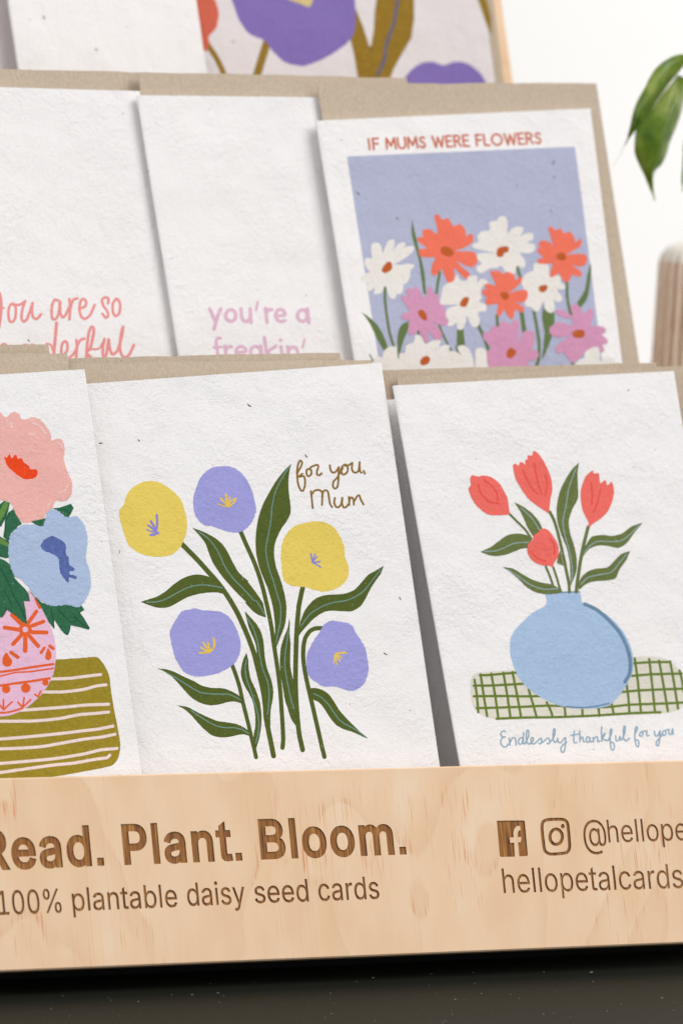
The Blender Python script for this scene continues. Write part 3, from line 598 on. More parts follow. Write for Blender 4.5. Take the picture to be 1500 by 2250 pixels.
DZ = [("M", "165,470 185,440 240,440 270,480 282,545 310,480 340,420 390,400 410,440 385,520 430,460 480,435 515,440 512,480 560,470 605,480 590,530 520,590 440,640 388,658 450,665 540,655 605,662 600,690 570,720 560,800 530,850 495,870 490,930 460,970 430,960 410,1010 375,1015 340,970 310,880 270,950 230,970 190,960 202,900 150,935 110,920 130,860 70,830 60,790 110,750 150,740 110,690 95,640 105,600 150,595 175,600 165,530", I_CRM, "325,640 365,635 380,670 370,720 310,750 270,730 290,680"),
      ("M", "815,155 860,150 895,200 950,185 990,230 1010,270 1070,245 1120,285 1140,340 1132,372 1190,345 1215,380 1210,430 1140,480 1050,515 1022,525 1120,525 1210,530 1260,590 1250,650 1200,690 1110,665 1040,622 1100,690 1175,750 1170,795 1130,808 1060,740 1015,700 1025,800 1000,845 950,845 920,780 888,712 860,735 840,770 790,770 780,720 800,640 825,592 740,590 670,575 650,530 670,500 740,495 690,460 640,420 645,380 700,375 690,340 700,305 770,300 835,345 845,300 825,220", I_ORF, "885,490 940,475 1000,510 1010,560 960,582 900,560 880,525"),
      ("M", "1010,835 1045,760 1080,820 1140,830 1160,790 1220,775 1260,790 1250,850 1290,810 1350,820 1360,860 1300,900 1290,960 1300,1010 1270,1040 1345,1080 1340,1140 1280,1150 1260,1170 1280,1240 1260,1300 1200,1300 1170,1240 1150,1190 1130,1280 1090,1335 1050,1320 1040,1260 1000,1295 950,1290 960,1230 920,1180 960,1110 1065,1078 960,1078 870,1070 880,1000 900,900 940,860 990,845", I_CRM, "1115,1005 1165,1000 1165,1040 1140,1095 1085,1095 1075,1060"),
      ("N", "215,190 280,175 300,145 345,140 370,180 372,290 400,250 450,230 505,235 505,270 480,312 540,285 590,290 590,340 540,370 600,380 608,430 560,460 480,460 520,520 525,570 500,590 450,570 440,630 400,640 350,620 320,570 270,590 225,590 190,610 150,630 110,620 105,580 150,545 115,520 110,470 170,455 260,458 150,435 70,410 70,380 120,360 110,310 150,270 215,260", I_CRM, "290,415 340,400 380,405 375,450 340,460 330,490 285,490 275,455"),
      ("N", "600,550 650,545 720,560 730,600 740,670 790,650 830,665 830,710 870,740 865,770 800,780 840,830 840,875 800,885 770,860 780,930 770,970 730,975 695,940 682,875 640,960 600,960 580,930 530,920 520,880 545,830 510,770 490,700 530,640 590,610", I_CRM, "650,745 700,735 720,750 700,790 660,800 640,775"),
      ("N", "725,235 760,235 785,260 830,245 860,285 910,275 950,320 955,362 1000,335 1015,360 1000,400 940,440 882,472 960,465 1040,470 1062,510 1040,565 990,575 930,562 1000,610 1015,650 985,665 930,650 910,690 880,715 845,690 815,635 780,660 745,670 740,620 760,553 690,555 635,545 635,510 680,500 625,440 645,410 640,370 670,350 730,360 765,390 745,320", I_ORF, "800,465 850,455 880,490 870,520 820,520 795,495"),
      ("N", "220,615 270,615 300,610 330,640 370,620 430,650 440,692 490,660 495,700 440,760 382,808 450,785 530,780 547,820 530,870 480,890 432,882 500,920 520,950 490,975 440,950 420,1020 395,1030 365,990 340,950 310,1000 285,1010 280,960 285,900 200,910 175,880 190,840 150,810 165,770 200,770 165,735 200,725 270,740 250,690", I_ORF, "310,805 360,800 385,830 370,860 325,860"),
      ("M", "525,915 560,905 590,930 600,895 640,900 670,950 702,1015 730,960 745,900 780,895 805,960 850,970 860,1050 910,1090 930,1160 930,1220 955,1250 930,1290 850,1280 802,1252 850,1310 890,1370 885,1430 830,1440 770,1380 722,1322 750,1400 755,1450 720,1470 690,1420 650,1342 610,1380 555,1385 540,1320 560,1250 490,1230 470,1190 500,1160 555,1148 520,1080 475,1020 475,985 540,990 525,950", I_PKF, "645,1140 690,1130 730,1180 735,1235 700,1235 655,1190"),
      ("N", "915,925 960,900 1000,930 1030,982 1060,960 1085,940 1115,960 1110,1020 1090,1080 1130,1090 1190,1095 1222,1120 1215,1150 1187,1167 1240,1215 1225,1250 1190,1250 1210,1300 1180,1320 1120,1280 1050,1320 960,1400 925,1405 880,1350 850,1320 800,1330 785,1290 820,1240 880,1200 922,1182 800,1190 740,1160 735,1110 800,1060 870,1070 932,1085 925,1030 860,1020 790,980 800,950 860,960 932,1002", I_PKF, "930,1150 970,1125 1030,1130 1040,1165 1010,1195 950,1190"),
      ("N", "300,1060 350,1050 400,1082 420,1040 460,1040 475,1080 465,1180 470,1240 500,1150 550,1130 600,1150 600,1240 580,1290 522,1308 620,1300 640,1350 600,1390 540,1397 590,1470 560,1560 300,1620 195,1500 205,1400 180,1370 190,1310 232,1288 160,1200 165,1150 220,1140 220,1110 260,1090 300,1100", I_PKF, "370,1300 400,1280 445,1310 430,1350 390,1375 360,1350"),
      ("M", "280,1850 280,1600 300,1545 350,1510 420,1510 430,1570 440,1640 460,1580 510,1570 520,1500 600,1460 610,1400 640,1385 680,1410 720,1480 790,1450 840,1440 880,1450 860,1510 920,1490 970,1500 965,1550 1030,1560 1090,1600 1140,1670 1180,1850", I_CRM, "690,1620 740,1605 770,1640 740,1690 680,1700 665,1660"),
      ("M", "1055,1510 1110,1495 1170,1540 1210,1640 1230,1850 1150,1850 1120,1650 1070,1570", I_CRM, None), ("M", "1235,1540 1280,1520 1340,1550 1350,1640 1370,1850 1240,1850 1230,1640", I_CRM, None),
      ("N", "950,1450 980,1390 1030,1370 1040,1320 1100,1280 1150,1275 1170,1320 1172,1400 1200,1370 1260,1360 1290,1380 1285,1560 950,1560", I_CRM, None), ("N", "655,1470 700,1435 740,1445 750,1560 660,1560", I_CRM, None), ("M", "190,1640 240,1612 275,1630 285,1850 200,1850", I_CRM, None)]
for i, (r_, s, mt, cs) in enumerate(DZ):
    printed("printed_daisy", C, blob(r_+" "+s, .3, step=2.5), mt, 3+i)
    if cs: printed("printed_daisy_centre", C, blob(r_+" "+cs, .4, step=2.0), I_BRN, 4+i)
# heading in spaced capitals
CAPS = {"I": (.18, ["0,0 0,1"]), "F": (.50, ["0,0 0,1", "0,1 .45,1", "0,.52 .40,.52"]), "M": (.82, ["0,0 .06,1", ".06,1 .38,.25", ".38,.25 .70,1", ".70,1 .76,0"]), "U": (.66, ["0,1 0,.35 .12,.06 .30,0 .48,.06 .60,.35 .60,1"]),
        "S": (.50, [".42,.86 .28,.98 .10,.92 .03,.76 .12,.60 .34,.44 .42,.26 .34,.06 .16,0 0,.14"]), "W": (.98, ["0,1 .22,0", ".22,0 .46,.9", ".46,.9 .70,0", ".70,0 .92,1"]), "E": (.50, ["0,0 0,1", "0,1 .44,1", "0,.52 .38,.52", "0,0 .44,0"]),
        "R": (.58, ["0,0 0,1", "0,1 .26,.99 .44,.86 .44,.68 .26,.54 0,.52", ".22,.52 .50,0"]), "L": (.46, ["0,1 0,0", "0,0 .40,0"]), "O": (.92, [tos([(.42+.42*math.cos(a*math.pi/8), .5+.5*math.sin(a*math.pi/8)) for a in range(17)])])}
txt = "IF MUMS WERE FLOWERS"; SPC, TRK = .42, .155
tot = sum((CAPS[c][0]+TRK if c != " " else SPC) for c in txt)-TRK
x0, y0, x1, y1 = 812, 328.5, 1190, 315; cur = 0; H_ = []
for ch in txt:
    if ch == " ": cur += SPC; continue
    for s in CAPS[ch][1]:
        raw = []
        for tk in s.split():
            u, v = map(float, tk.split(',')); q = (cur+u)/tot
            raw.append((x0+(x1-x0)*q-v*3.0, y0+(y1-y0)*q-v*23.5))
        H_ += stroke(None, 4.7, raw=raw, step=2.5)
    cur += CAPS[ch][0]+TRK
printed("printed_lettering", C, H_, I_TXR, 1)
flecks(C, [(1215, 357, 12, 60), (1217, 389, 9, 35), (786, 425, 11, -40), (872, 480, 8, -70), (750, 308, 6, 20), (1135, 408, 6, 70), (1210, 463, 7, 30)])

# ---- top row
TO = 0.160
t1 = Frame(TT, TO-0.003); t2 = Frame(TT, TO+0.004); t0 = Frame(TT, TO+0.001)
c_t1 = card("blank_card", "plain white card with a few dark seeds, in the top row overlapping the violet flowers", "card", t1, (-62, -560), (350, -575), (43, 150), (455, 160), WHITE, H=0.148)
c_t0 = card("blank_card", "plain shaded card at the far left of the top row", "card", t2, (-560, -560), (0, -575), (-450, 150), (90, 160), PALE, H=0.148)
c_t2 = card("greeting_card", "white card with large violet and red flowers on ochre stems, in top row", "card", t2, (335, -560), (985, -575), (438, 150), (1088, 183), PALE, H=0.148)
envelope("kraft envelope behind the violet flower card in the top row", Frame(TT, TO+0.009), (420, -610), (1004, -625), (520, 150), (1106, 183), split=False)
C = c_t2
TOCH = stroke("R 165,290 230,390 290,520", 12)+stroke("R 560,280 485,520", 18)+[pts("R 1100,30 1145,60 1190,170 1235,310 1245,300 1262,200 1268,80 1285,-40 1280,-200 1400,-420 1490,-250 1528,-20 1528,130 1510,250 1440,370 1395,450 1365,530 1160,530 1130,350 1108,260")]+[pts("T 700,-140 745,-10 800,150 838,232 832,110 800,-20 740,-200")]
printed("printed_foliage", C, TOCH, I_TOC, 1)
printed("printed_leaf_vein", C, stroke("R 1430,-60 1420,0 1395,150 1350,280 1330,400 1290,490", 7), I_TRB, 2)
printed("printed_red_flower", C, blob("R 60,-90 180,-50 225,20 242,100 222,190 175,240 180,290 150,340 100,200", .6), I_TRD, 3)
printed("printed_violet_flower", C, blob("R 250,-200 300,-60 340,30 375,130 440,220 545,270 600,340 680,410 790,435 880,410 1000,350 1100,270 1135,200 1142,80 1130,-40 1080,-220 800,-320 450,-300", .8), I_TVI, 4)
printed("printed_stamens", C, blob("R 660,-60 690,-10 720,5 790,30 840,43 860,0 850,-80 750,-110", .8), I_TYC, 5)
printed("printed_violet_flower", C, blob("T 235,700 245,570 262,520 310,460 380,415 450,408 520,430 580,410 640,408 700,430 760,480 805,560 800,720 500,780", .5), I_TVI, 3)
flecks(c_t1, [(97, 39, 11, -60), (67, 43, 5, 0), (212, 109, 10, -60), (280, 59, 5, 0)])
flecks(c_t2, [(512, 92, 7, -40)])

# ------------------------------------------------------------------ the stand
PINE = wood("pine_ply"); BURNT = wood("laser_burnt_pine", True); SCORCH, _t, _b = nt("scorched_edge"); _b.inputs["Base Color"].default_value = rgb(92, 54, 32); _b.inputs["Roughness"].default_value = .8
fb = Frame(TW, 0.0)
root = empty("card_stand", Matrix.Translation(fb.world(0, 0)) @ Matrix.Identity(4))
bt0, bt1 = fb.uv((250, 1706.5)), fb.uv((1250, 1679.5)); bb0, bb1 = fb.uv((250, 2121)), fb.uv((1250, 2079.5))
VT = (bt0.y+bt1.y)/2; VB = (bb0.y+bb1.y)/2
print('board v', bt0.y, bt1.y, bb0.y, bb1.y, 'z bottom', fb.world(0, VB).z)
XL, XR = -0.152, None
tag(root, "pale pine tiered card stand with engraved front board", "card stand")
